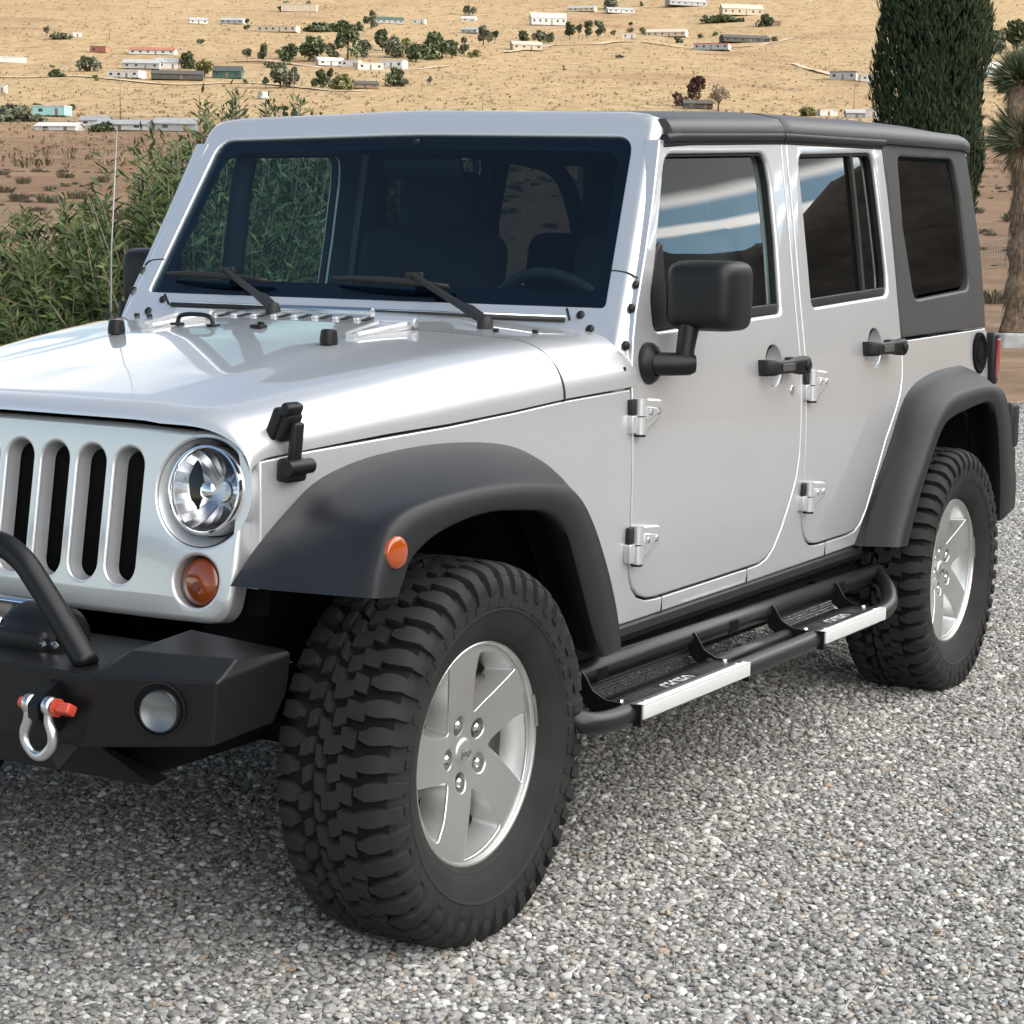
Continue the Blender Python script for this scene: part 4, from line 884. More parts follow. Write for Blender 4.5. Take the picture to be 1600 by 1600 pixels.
def make_tyre(flat):
    mb = MB(); rng_t = random.Random(4); NP = 46; P = 2*PI/NP
    prof = [(p.x, p.y) for p in TP]; full = [(r, -y) for r, y in reversed(prof)]+prof[1:]
    # side ring detail
    mb.cur = 0; mb.lathe(full, (0, 0, 0), (0, 1, 0), 132)
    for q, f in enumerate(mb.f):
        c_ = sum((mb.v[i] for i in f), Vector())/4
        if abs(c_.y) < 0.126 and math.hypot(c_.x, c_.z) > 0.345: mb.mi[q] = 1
    H = 0.0165
    def lug(c, vs, a0, a1, h0=H, shrink=0.10):
        K = len(vs); top = []; bot = []
        for i, v in enumerate(vs):
            lo, hi = a0[i], a1[i]; m = (lo+hi)/2; hh = h0[i] if isinstance(h0, (list, tuple)) else h0
            vv = v+(shrink*0.05*(1 if i == 0 else (-1 if i == K-1 else 0)))
            top.append((tpt(c+P*(lo+(m-lo)*shrink*1.4), vv, hh), tpt(c+P*(hi+(m-hi)*shrink*1.4), vv, hh)))
            bot.append((tpt(c+P*lo, v, -0.001), tpt(c+P*hi, v, -0.001)))
        vsx = [p for t in top for p in t]+[p for b in bot for p in b]; o = 2*K; fs = []
        for i in range(K-1):
            a, b = 2*i, 2*i+2
            fs += [(a, a+1, b+1, b), (a, b, o+b, o+a), (a+1, o+a+1, o+b+1, b+1)]
        fs += [(0, o, o+1, 1), (2*K-2, 2*K-1, o+2*K-1, o+2*K-2)]
        mb.add(vsx, fs)
    for k in range(NP):
        c = k*P
        for s, off in ((1, 0.0), (-1, 0.5)):
            cc = c+off*P; long_ = (k % 2 == 0)
            j = rng_t.uniform(-0.02, 0.02); i0 = 0.064 if k % 2 else 0.0735
            lug(cc, [s*v for v in (i0, i0+0.012, 0.092, 0.108, 0.120, 0.127)], [0.30+j, 0.16, 0.05, 0.0, 0.02, 0.08], [0.62+j, 0.74, 0.79, 0.76, 0.70, 0.62], [H*0.96, H, H*1.04, H*1.02, H*0.98, H*0.80])
            lug(cc, [s*v for v in (0.1285, 0.137, 0.150, 0.166 if long_ else 0.157)], [0.06, 0.04, 0.06, 0.10], [0.66, 0.70, 0.66, 0.58], [0.0125, 0.0125, 0.0095, 0.004])
            # interlocking centre blocks, kinked
            lug(cc+0.50*P, [s*v for v in ((0.010 if k % 2 else -0.003), 0.018, 0.030)], [0.10, 0.02, -0.06], [0.84, 0.80, 0.66])
            lug(cc+0.16*P, [s*v for v in (0.0335, 0.046, (0.069 if k % 2 else 0.059))], [0.02, 0.08, 0.20], [0.70, 0.82, 0.86])
            # side biters
            lug(cc+0.05*P, [s*v for v in (0.176, 0.186)], [0.1, 0.1], [0.75 if long_ else 0.55]*2, 0.0022)
    for s in (-1, 1):
        for v0 in (0.198, 0.262):
            prof2 = []
            rows = [[tpt(2*PI*i/132, s*(v0+dv), h) for i in range(132)] for dv, h in ((-0.004, 0), (-0.002, 0.0016), (0.002, 0.0016), (0.004, 0))]
            n = 132; vs = [p for r in rows for p in r]; mb.add(vs, [(r*n+i, r*n+(i+1) % n, (r+1)*n+(i+1) % n, (r+1)*n+i) for r in range(3) for i in range(n)])
    for v in mb.v: v.y *= 0.965
    for v in mb.v:                                                # the tyre sits flat where it meets the gravel
        if v.z < -flat: v.z = -flat+(v.z+flat)*0.15
        if v.z < -0.25: v.y *= 1+0.05*((-v.z-0.25)/0.16)
    return mb
TY = make_tyre(0.386)
def fy(r): return interp(r, [0, 0.05, 0.09, 0.14, 0.20, 0.222], [-0.060, -0.062, -0.070, -0.080, -0.088, -0.089])
def rfn(a, b, d): r = math.hypot(a, b); return Vector((a, fy(r)+d, b))
def rimwin(t0):
    def pol(r, deg): th = math.radians(deg+t0); return (r*math.cos(th), r*math.sin(th))
    arc = [pol(0.2165-0.010*(i/7), 44+(86-44)*i/7) for i in range(8)]
    return roundpoly(arc+[pol(0.160, 86.5), pol(0.095, 78), pol(0.083, 71), pol(0.115, 59)], [0.006]+[0.0]*6+[0.022, 0.01, 0.014, 0.010, 0.01], 4)
WINS = [rimwin(72*k) for k in range(5)]
LUGC = [(0.0635*math.cos(math.radians(40+72*k)), 0.0635*math.sin(math.radians(40+72*k))) for k in range(5)]
ROUT = circ(0, 0, 0.2225, 90)
def build_wheel(loc, rotz):
    w = empty("wheel", loc, ROOT); w.rotation_euler = (0, 0, rotz); return w
W["_wheel"] = Vector()
class _P: pass
wroot = empty("wheel", (0, -0.786, 0.405), ROOT)
W_saved = W[wroot.name].copy(); W[wroot.name] = Vector((0, 0, 0))   # build its parts around the hub
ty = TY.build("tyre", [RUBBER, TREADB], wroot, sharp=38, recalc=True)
rim = panel("rim", ROUT, WINS+[circ(c[0], c[1], 0.0205, 24) for c in LUGC], 0.028, ALLOY, rfn, wroot, bev=0.002, hbev=0.0035, seg=3, cuts=[(a_, 0.02*k+0.003) for a_ in (0, 1) for k in range(-11, 12)])
mb = MB()
for wn in WINS:                                                    # sloping pocket walls behind each opening
    p = wn if area2(wn) > 0 else list(reversed(wn)); n = len(p); cx = sum(q[0] for q in p)/n; cy = sum(q[1] for q in p)/n
    inn = [(cx+(q[0]-cx)*0.76, cy+(q[1]-cy)*0.76) for q in p]
    vs = [rfn(q[0], q[1], 0.006) for q in p]+[rfn(q[0], q[1], 0.058) for q in inn]
    mb.add(vs, [(i, (i+1) % n, n+(i+1) % n, n+i) for i in range(n)])
mb.build("spoke_pocket", ALLOY, wroot, sharp=50)
mb = MB(); mb.lathe([(0.2215, -0.086), (0.2225, -0.0925), (0.2250, -0.0975), (0.2290, -0.0985), (0.2325, -0.0965), (0.2335, -0.092), (0.2330, -0.086), (0.220, -0.070), (0.208, -0.045), (0.203, -0.02), (0.203, 0.09), (0.225, 0.10)], (0, 0, 0), (0, 1, 0), 96)
mb.build("rim_lip", ALLOY, wroot, sharp=40)
mb = MB()
for cx, cy in LUGC:
    y0 = fy(0.0635); mb.lathe([(0.0208, 0.003), (0.0190, 0.022), (0.0, 0.022)], (cx, y0, cy), (0, 1, 0), 20)
mb.build("lug_seat", ALLOY, wroot, sharp=40)
for cx, cy in LUGC:
    mb = MB(); mb.lathe([(0, -0.002), (0.006, -0.001), (0.0105, 0.003), (0.0115, 0.008), (0.0115, 0.024)], (cx, fy(0.0635), cy), (0, 1, 0), 6); mb.build("lug_nut", CHROME, wroot, sharp=25)
mb = MB(); mb.lathe([(0, -0.0075), (0.018, -0.0068), (0.028, -0.004), (0.0305, -0.001), (0.031, 0.004)], (0, -0.0605, 0), (0, 1, 0), 36); cap = mb.build("center_cap", ALLOY, wroot, sharp=40)
def text_mesh(name, s, size, mt, parent, fn, depth=0.001, sx=1.0):
    cu = bpy.data.curves.new(name, 'FONT'); cu.body = s; cu.size = size; cu.align_x = 'CENTER'; cu.align_y = 'CENTER'; cu.extrude = depth
    cu.resolution_u = 3
    tmp = bpy.data.objects.new(name, cu); COL.objects.link(tmp); dg = bpy.context.evaluated_depsgraph_get()
    me = bpy.data.meshes.new_from_object(tmp.evaluated_get(dg)); bpy.data.objects.remove(tmp)
    for v in me.vertices: v.co = fn(v.co.x*sx, v.co.y, v.co.z)
    me.materials.clear(); me.materials.append(mt); o = bpy.data.objects.new(name, me); return link(o, parent)
text_mesh("cap_lettering", "Jeep", 0.022, mat("cap_lettering_grey", (0.25, 0.25, 0.25), 0.4, 0.6), wroot, lambda a, b, d: Vector((a, -0.0688-d, b)), 0.0012)
mb = MB(); mb.lathe([(0.05, -0.03), (0.155, -0.012), (0.158, 0.0), (0.155, 0.012), (0.05, 0.012)], (0, 0, 0), (0, 1, 0), 48); mb.lathe([(0.06, -0.05), (0.075, -0.03), (0.085, 0.05), (0, 0.05)], (0, 0, 0), (0, 1, 0), 24)
mb.box((0.10, 0, 0.08), (0.10, 0.09, 0.12), None, 0.015); mb.build("brake_disc", DISC, wroot, sharp=40)
mb = MB(); mb.add([Vector((0.2285*math.cos(t)*k, -0.0995-e, 0.2285*math.sin(t)*k)) for t in [math.radians(4+i*2.6) for i in range(8)] for k, e in ((0.975, 0), (0.975, 0.003), (1.01, 0.003), (1.015, 0))], [(i*4+j, i*4+j+1, i*4+j+5, i*4+j+4) for i in range(7) for j in range(3)]); mb.build("balance_weight", STEEL, wroot)
W[wroot.name] = W_saved
def copy_tree(o, parent):
    c = o.copy(); COL.objects.link(c); c.parent = parent
    for ch in o.children: copy_tree(ch, c)
    return c
def place_wheel(loc, rz, src=None):
    w = wroot if src is None else copy_tree(wroot, ROOT)
    w.location = Vector(loc)-W[ROOT.name]; w.rotation_euler = (0, rz[1] if isinstance(rz, tuple) else 0.0, rz[0] if isinstance(rz, tuple) else rz); return w
bpy.context.view_layer.update()
for loc, rz in (((2.946, -0.786, 0.405), (0.0, 0.0)), ((0, 0.786, 0.405), (PI+0.0159, 0.4)), ((2.946, 0.786, 0.405), (PI, 1.1)), ((3.70, 0.05, 0.93), (PI/2, 0.3))):
    place_wheel(loc, rz, 1)
place_wheel((0, -0.786, 0.405), (-0.0159, 0.0))
# ---- side steps
def step_bar(sg):
    def P(x, y, z): return Vector((x, sg*y, z))
    st = empty("side_step", (1.4, sg*0.9, 0.42), ROOT)
    mb = MB(); mb.tube([P(0.40, 0.812, 0.468), P(1.4, 0.812, 0.462), P(2.46, 0.812, 0.456)], 0.0275, 18); mb.build("upper_tube", SATIN, st, smooth=True)
    path = [P(0.40, 0.815, 0.455), P(0.355, 0.865, 0.432), P(0.36, 0.93, 0.408), P(0.43, 0.950, 0.398), P(0.56, 0.957, 0.397)]
    path2 = [P(2.02, 0.957, 0.397), P(2.14, 0.954, 0.398), P(2.235, 0.935, 0.410), P(2.34, 0.885, 0.434), P(2.43, 0.815, 0.455)]
    mb = MB(); mb.tube(catmull(path, 6)+[P(1.3, 0.957, 0.397)]+catmull(path2, 6), 0.0255, 18); mb.build("lower_tube", SATIN, st, smooth=True)
    mb = MB(); mb.tube([P(1.10, 0.885, 0.402), P(1.62, 0.885, 0.402)], 0.019, 14); mb.build("inner_tube", SATIN, st, smooth=True)
    mb = MB(); mb.box(P(1.42, 0.735, 0.445), (1.96, 0.03, 0.11), None, 0.006)
    for x in (0.62, 1.35, 2.1): mb.box(P(x, 0.66, 0.46), (0.06, 0.36, 0.03), None, 0.004)
    mb.build("bracket", DARK, st)
    for xa, xb in ((0.525, 1.105), (1.600, 2.050)):
        tr = empty("step_plate", ((xa+xb)/2, sg*0.95, 0.42), ROOT)
        mb = MB(); mb.box(P((xa+xb)/2, 0.992, 0.405), (xb-xa, 0.006, 0.030), None, 0.0015); mb.box(P((xa+xb)/2, 0.985, 0.4225), (xb-xa, 0.020, 0.003)); mb.build("edge_trim", BRUSHED, tr, sharp=40)
        # lipped tread: flat lip, dip, then the punched back wall up to the tube
        sec = [(0.988, 0.4195), (0.900, 0.4195), (0.885, 0.415), (0.862, 0.406), (0.840, 0.404)]
        vs = [P(x, y, z) for x in (xa, xb) for y, z in sec]+[P(x, y, z-0.003) for x in (xa, xb) for y, z in sec]
        m = len(sec); fs = [(k, k+1, m+k+1, m+k) for k in range(m-1)]+[(2*m+k, 2*m+k+1, 3*m+k+1, 3*m+k) for k in range(m-1)]+[(0, m, 3*m, 2*m)]
        mb = MB(); mb.add(vs, fs); mb.build("tread", POWDER, tr, sharp=30)
        mb = MB(); nx = int((xb-xa)/0.0105); nz = 7                  # punched metal
        def W_(u, v): return P(xa+(xb-xa)*u, 0.840-0.022*v, 0.404+0.046*v)
        vs = []; fs = []
        for i in range(nx):
            for j in range(nz):
                o = 0.5 if j % 2 else 0.0; u0, u1 = (i+o)/(nx+0.5), (i+1+o)/(nx+0.5); v0, v1 = j/nz, (j+1)/nz; b = len(vs)
                cu, cv = (u0+u1)/2, (v0+v1)/2; hu, hv = (u1-u0)/2, (v1-v0)/2
                vs += [W_(u0, v0), W_(u1, v0), W_(u1, v1), W_(u0, v1)]+[W_(cu+hu*0.70*math.cos(t), cv+hv*0.70*math.sin(t)) for t in [PI*1.25+PI/4*q for q in range(8)]]
                c8 = [b+4+q for q in range(8)]
                fs += [(b, b+1, c8[2], c8[1], c8[0]), (b+1, b+2, c8[4], c8[3], c8[2]), (b+2, b+3, c8[6], c8[5], c8[4]), (b+3, b, c8[0], c8[7], c8[6])]
        mb.add(vs, fs); mb.build("punched_wall", POWDER, tr, recalc=False)
        mb = MB(); n = int((xb-xa)/0.012)
        for i in range(n):
            x = xa+0.03+(xb-xa-0.06)*i/(n-1)
            for (ya, za, yb, zb) in ((0.898, 0.4190, 0.890, 0.4170), (0.882, 0.414, 0.874, 0.4105), (0.867, 0.408, 0.858, 0.4055)):
                mb.tube([P(x, ya, za+0.0012), P(x, yb, zb+0.0012)], 0.0016, 5)
        mb.build("grip_ridge", SATIN, tr)
        mb = MB(); mid = (xa+xb)/2
        for s in (-1, 1):
            for i in range(10 if xb-xa > 0.5 else 4):
                x = mid+s*(0.108+0.0150*i); mb.box(P(x, 0.942, 0.4200), (0.0030, 0.055, 0.0020))
        mb.build("grip_line", mat("worn_edge", (0.16, 0.16, 0.16), 0.4, 0.5), tr)
        text_mesh("step_lettering", "CFCSEO", 0.066, WHITEP, tr, (lambda a, b, d: P(mid-sg*(-1)*0+a*(1 if sg < 0 else -1), 0.944-b, 0.4202+d)), 0.0006, 0.62)
        for x in (xa+0.012, xa+0.040, xb-0.040, xb-0.012):
            if x in (xa+0.040, xb-0.040): yy = 0.975
            else: yy = 0.930
            mb = MB(); mb.lathe([(0, 0.007), (0.005, 0.0065), (0.0075, 0.003), (0.0078, 0.0)], P(x, yy, 0.4195), (0, 0, 1), 10); mb.build("bolt", CHROME, tr, sharp=40)
        for x in (xa-0.003, xb+0.003):                              # curved end gussets
            g = [(0.99, 0.424), (0.945, 0.4215), (0.900, 0.424), (0.868, 0.440), (0.848, 0.472), (0.838, 0.482), (0.826, 0.450), (0.830, 0.420), (0.87, 0.392), (0.94, 0.376), (0.99, 0.374)]
            mb = MB(); mb.prism(g, -0.002, 0.002, lambda a, b, d, x=x: P(x+d, a, b)); mb.build("gusset", POWDER, tr, sharp=30)
    return st
for sg in (-1, 1): step_bar(sg)
# ---- front bumper
bp = empty("front_bumper", (-0.6, 0, 0.58), ROOT)
prof = [(-0.750, 0.53), (-0.675, 0.745)]
def bump_side(s):
    P = lambda x, y, z: Vector((x, s*y, z))
    return P
T = [(-0.75, 0.0), (-0.75, 0.528), (-0.675, 0.745), (-0.44, 0.735)]
mb = MB()
fl = [Vector((-0.75, s*0.528, 0.654)) for s in (-1, 1)]
def half(s):
    P = lambda x, y, z: Vector((x, s*y, z))
    v = [P(-0.75, 0, 0.656), P(-0.75, 0.528, 0.654), P(-0.675, 0.745, 0.655), P(-0.44, 0.735, 0.668),           # 0-3 top front edge
         P(-0.75, 0, 0.518), P(-0.75, 0.50, 0.518), P(-0.675, 0.735, 0.536), P(-0.50, 0.735, 0.545), P(-0.455, 0.735, 0.60),   # 4-8 bottom edge
         P(-0.648, 0.523, 0.684), P(-0.598, 0.728, 0.684), P(-0.445, 0.728, 0.676), P(-0.445, 0.50, 0.690), P(-0.648, 0.470, 0.656), P(-0.445, 0.470, 0.656), P(-0.445, 0, 0.656), P(-0.648, 0, 0.656),  # 9-16
         P(-0.445, 0, 0.50), P(-0.445, 0.50, 0.50), P(-0.445, 0.70, 0.55)]
    f = [(0, 1, 5, 4), (1, 2, 6, 5), (2, 3, 8, 7, 6), (1, 9, 10, 2), (2, 10, 11, 3), (9, 12, 11, 10), (1, 13, 9), (13, 14, 12, 9), (0, 16, 13, 1), (16, 15, 14, 13), (4, 5, 18, 17), (5, 6, 19, 18), (6, 7, 19), (7, 8, 19), (12, 14, 18, 19, 11), (11, 19, 8, 3), (14, 15, 17, 18)]
    mb.add(v, f)
for s in (-1, 1): half(s)
bs = mb.build("bumper_shell", POWDER, bp)
m = bs.modifiers.new("edge", 'BEVEL'); m.width = 0.006; m.segments = 3; m.limit_method = 'ANGLE'; m.angle_limit = math.radians(8)
bs.data.polygons.foreach_set("use_smooth", [True]*len(bs.data.polygons)); m.harden_normals = True
mb = MB(); mb.add([Vector((x, y, z)) for x, y, z in ((-0.749, -0.40, 0.522), (-0.749, 0.40, 0.522), (-0.735, 0.42, 0.462), (-0.735, -0.42, 0.462), (-0.56, 0.50, 0.405), (-0.56, -0.50, 0.405), (-0.52, 0.50, 0.41), (-0.52, -0.50, 0.41), (-0.70, 0.46, 0.522), (-0.70, -0.46, 0.522))],
                    [(0, 1, 2, 3), (3, 2, 4, 5), (5, 4, 6, 7), (1, 8, 2), (8, 6, 4, 2), (0, 3, 9), (9, 3, 5, 7)]); sk = mb.build("skid_plate", POWDER, bp)
m = sk.modifiers.new("thickness", 'SOLIDIFY'); m.thickness = 0.006
mb = MB(); hp = catmull([(-0.690, -0.455, 0.655), (-0.684, -0.40, 0.715), (-0.678, -0.325, 0.795), (-0.674, -0.275, 0.838), (-0.672, -0.20, 0.862), (-0.672, 0, 0.866), (-0.672, 0.20, 0.862), (-0.674, 0.275, 0.838), (-0.678, 0.325, 0.795), (-0.684, 0.40, 0.715), (-0.690, 0.455, 0.655)], 6)
mb.tube(hp, 0.0235, 18); mb.build("bull_bar", POWDER, bp, smooth=True)
for s in (-1, 1):
    n = Vector((-0.944, s*0.330, 0.02)).normalized(); c = Vector((-0.712, s*0.641, 0.600))
    fg = empty("fog_light", c, ROOT)
    mb = MB(); mb.lathe([(0.050, 0.0020), (0.0505, 0.0026), (0.047, 0.0030), (0.046, 0.0015)], c, n, 40); mb.build("bezel", POWDER, fg, sharp=50)
    mb = MB(); mb.lathe([(0, 0.0012), (0.048, 0.0012)], c, n, 40); mb.build("lamp_well", DARK, fg)
    c2 = c+Vector((-0.012, s*0.012, 0.0)); n2 = Vector((-0.96, s*0.20, 0.03)).normalized()
    mb = MB(); mb.lathe([(0.0385, -0.005), (0.0390, 0.004), (0.0375, 0.007), (0.0360, 0.006)], c2, n2, 36); mb.build("lamp_ring", SATIN, fg, sharp=50)
    mb = MB(); mb.lathe([(0.0362, 0.005), (0.027, -0.000), (0.012, -0.004), (0, -0.004)], c2, n2, 30); mb.build("reflector", mat("fog_reflector", (0.20, 0.21, 0.22), 0.35, 0.8) if s < 0 else bpy.data.materials["fog_reflector"], fg, sharp=50)
    mb = MB(); mb.lathe([(0, 0.011), (0.02, 0.0105), (0.0365, 0.0062)], c2, n2, 36); mb.build("lens", LENS, fg, smooth=True)
    # shackle on its tab
    y0 = s*0.432; x0 = -0.792; zp = 0.596
    mb = MB(); g = [(-0.74, 0.640), (-0.785, 0.622), (-0.812, 0.600), (-0.812, 0.575), (-0.79, 0.560), (-0.74, 0.535)]
    mb.prism(g, -0.011, 0.011, lambda a, b, d: Vector((a, y0+d, b))); mb.build("recovery_tab", POWDER, bp, sharp=30)
    mb = MB(); w = 0.0235
    bow = [(w, 0.006), (w, -0.018), (w+0.003, -0.033), (w+0.010, -0.050), (w+0.008, -0.070), (0.015, -0.088), (0, -0.093), (-0.015, -0.088), (-w-0.008, -0.070), (-w-0.010, -0.050), (-w-0.003, -0.033), (-w, -0.018), (-w, 0.006)]
    mb.tube(catmull([(x0-0.004-0.10*abs(b)*0.1, y0+a, zp+b) for a, b in bow], 4), 0.0098, 14)
    for q in (-1, 1): mb.lathe([(0, -0.010), (0.014, -0.010), (0.0185, -0.006), (0.0185, 0.006), (0.014, 0.010), (0, 0.010)], (x0, y0+q*w, zp), (0, 1, 0), 20)
    sh = mb.build("shackle", STEEL, bp, smooth=True)
    mb = MB(); mb.tube([(x0, y0+0.045*1, zp), (x0, y0-0.050, zp)], 0.0105, 16); mb.lathe([(0.017, 0), (0.017, 0.007), (0, 0.007)], (x0, y0-0.037, zp), (0, -1, 0), 20); mb.box((x0, y0-0.062, zp), (0.026, 0.030, 0.020), Matrix.Rotation(0.5, 3, 'Y'), 0.004); mb.build("shackle_pin", REDP, sh, sharp=40)
# winch between the grille and the bumper
wi = empty("winch", (-0.57, 0, 0.66), ROOT)
mb = MB(); mb.tube([(-0.565, -0.16, 0.682), (-0.565, 0.16, 0.682)], 0.042, 24); mb.build("drum", SATIN, wi, smooth=True)
mb = MB()
mb.lathe([(0, -0.075), (0.050, -0.072), (0.062, -0.055), (0.066, 0.04), (0.060, 0.06), (0, 0.06)], (-0.575, -0.245, 0.668), (0, 1, 0), 28)
mb.lathe([(0, -0.075), (0.050, -0.072), (0.062, -0.055), (0.066, 0.04), (0.060, 0.06), (0, 0.06)], (-0.575, 0.245, 0.668), (0, -1, 0), 28)
mb.box((-0.585, -0.242, 0.668), (0.13, 0.13, 0.05), None, 0.015); mb.build("winch_housing", BLACK, wi, sharp=40)
mb = MB()
for y in (-0.323, -0.165): mb.lathe([(0, 0.016), (0.008, 0.014), (0.012, 0.006), (0.012, -0.01)], (-0.615, y, 0.690), (-0.3, 0, 1), 12)
for y in (-0.30, -0.33): mb.lathe([(0, 0.010), (0.006, 0.008), (0.008, 0.0)], (-0.640, y, 0.668), (-0.5, 0, 0.8), 10)
mb.tube([(-0.525, -0.18, 0.716), (-0.525, 0.18, 0.716)], 0.010, 12); mb.build("tie_rod", CHROME, wi, sharp=50)
text_mesh("winch_lettering", "ENGAGED", 0.013, WHITEP, wi, lambda a, b, d: Vector((-0.6425-0.3*0-d*0.8+b*0.62, -0.243-a, 0.6865+b*0.62+d*0.5)), 0.0008)
# ---- cabin
def seat(x, y, wide=0.50, headrests=1):
    s = empty("seat", (x, y, 0.6), ROOT)
    mb = MB(); mb.box((x, y, 0.83), (0.52, wide, 0.17), Matrix.Rotation(0.12, 3, 'Y'), 0.06); mb.build("seat_cushion", SEATM, s, smooth=True)
    mb = MB(); mb.box((x+0.31, y, 1.14), (0.15, wide-0.02, 0.66), Matrix.Rotation(0.20, 3, 'Y'), 0.06); mb.build("backrest", SEATM, s, smooth=True)
    for k in range(headrests):
        yy = y+(k-(headrests-1)/2)*0.55; mb = MB(); mb.box((x+0.405, yy, 1.545), (0.10, 0.27, 0.19), Matrix.Rotation(0.1, 3, 'Y'), 0.04)
        for q in (-0.05, 0.05): mb.tube([(x+0.38, yy+q, 1.40), (x+0.40, yy+q, 1.5)], 0.006, 8)
        mb.build("headrest", SEATM, s, smooth=True)
seat(1.42, -0.37); seat(1.42, 0.37); seat(2.42, 0, 1.22, 2)
mb = MB(); rows = [[Vector((x, y, z)) for y in (-0.70, -0.35, 0, 0.35, 0.70)] for x, z in ((0.80, 1.16), (0.90, 1.225), (1.00, 1.235), (1.08, 1.21), (1.10, 1.12), (1.02, 0.95), (0.98, 0.75))]
dash = grid_mesh("dashboard", rows, DASH, ROOT, sharp=60)
mb = MB(); mb.box((1.06, -0.37, 1.235), (0.10, 0.36, 0.07), None, 0.03); mb.build("instrument_hood", DASH, dash, smooth=True)
mb = MB(); c = Vector((1.215, -0.37, 1.185)); ax = Vector((1, 0, 0.42)).normalized(); a = Vector((0, 1, 0)); b = ax.cross(a)
mb.tube([c+(a*math.cos(t)+b*math.sin(t))*0.188 for t in [2*PI*i/40 for i in range(40)]], 0.0165, 12, closed=True)
for t in (0.1, PI-0.1, PI*1.5): mb.tube([c-ax*0.01, c+(a*math.cos(t)+b*math.sin(t))*0.185], 0.015, 8)
mb.lathe([(0, 0.02), (0.06, 0.012), (0.075, -0.02), (0.03, -0.06)], c, ax, 24); mb.tube([c-ax*0.03, c-ax*0.16], 0.03, 12); mb.build("steering_wheel", DASH, ROOT, sharp=50)
mb = MB()
for sg in (-1, 1):
    mb.tube(catmull([(1.10, sg*0.60, 1.30), (1.16, sg*0.60, 1.62), (1.26, sg*0.60, 1.70), (1.78, sg*0.60, 1.72), (2.7, sg*0.60, 1.72), (3.05, sg*0.60, 1.60), (3.25, sg*0.62, 1.10)], 5), 0.030, 12)
    mb.tube([(1.84, sg*0.60, 1.72), (1.84, sg*0.64, 1.30), (1.84, sg*0.66, 0.60)], 0.032, 12)
mb.tube([(1.84, -0.60, 1.72), (1.84, 0.60, 1.72)], 0.030, 12); mb.tube([(2.75, -0.60, 1.72), (2.75, 0.60, 1.72)], 0.030, 12); mb.build("roll_bar", SEATM, ROOT, smooth=True)
mb = MB(); mb.box((1.145, 0.0, 1.625), (0.03, 0.24, 0.065), Matrix.Rotation(-0.2, 3, 'Y'), 0.015); mb.tube([(1.15, 0, 1.64), (1.11, 0, 1.70)], 0.010, 8); mb.build("rear_view_mirror", BLACK, ROOT, smooth=True)
mb = MB()
for y in (-0.38, 0.38): mb.box((1.22, y, 1.695), (0.16, 0.42, 0.012), Matrix.Rotation(0.12, 3, 'Y'), 0.005)
mb.build("sun_visor", SEATM, ROOT)
for sg in (-1, 1):
    mb = MB(); mb.box((2.0, sg*0.71, 0.92), (2.2, 0.02, 0.62)); mb.build("door_trim", DASH, ROOT)
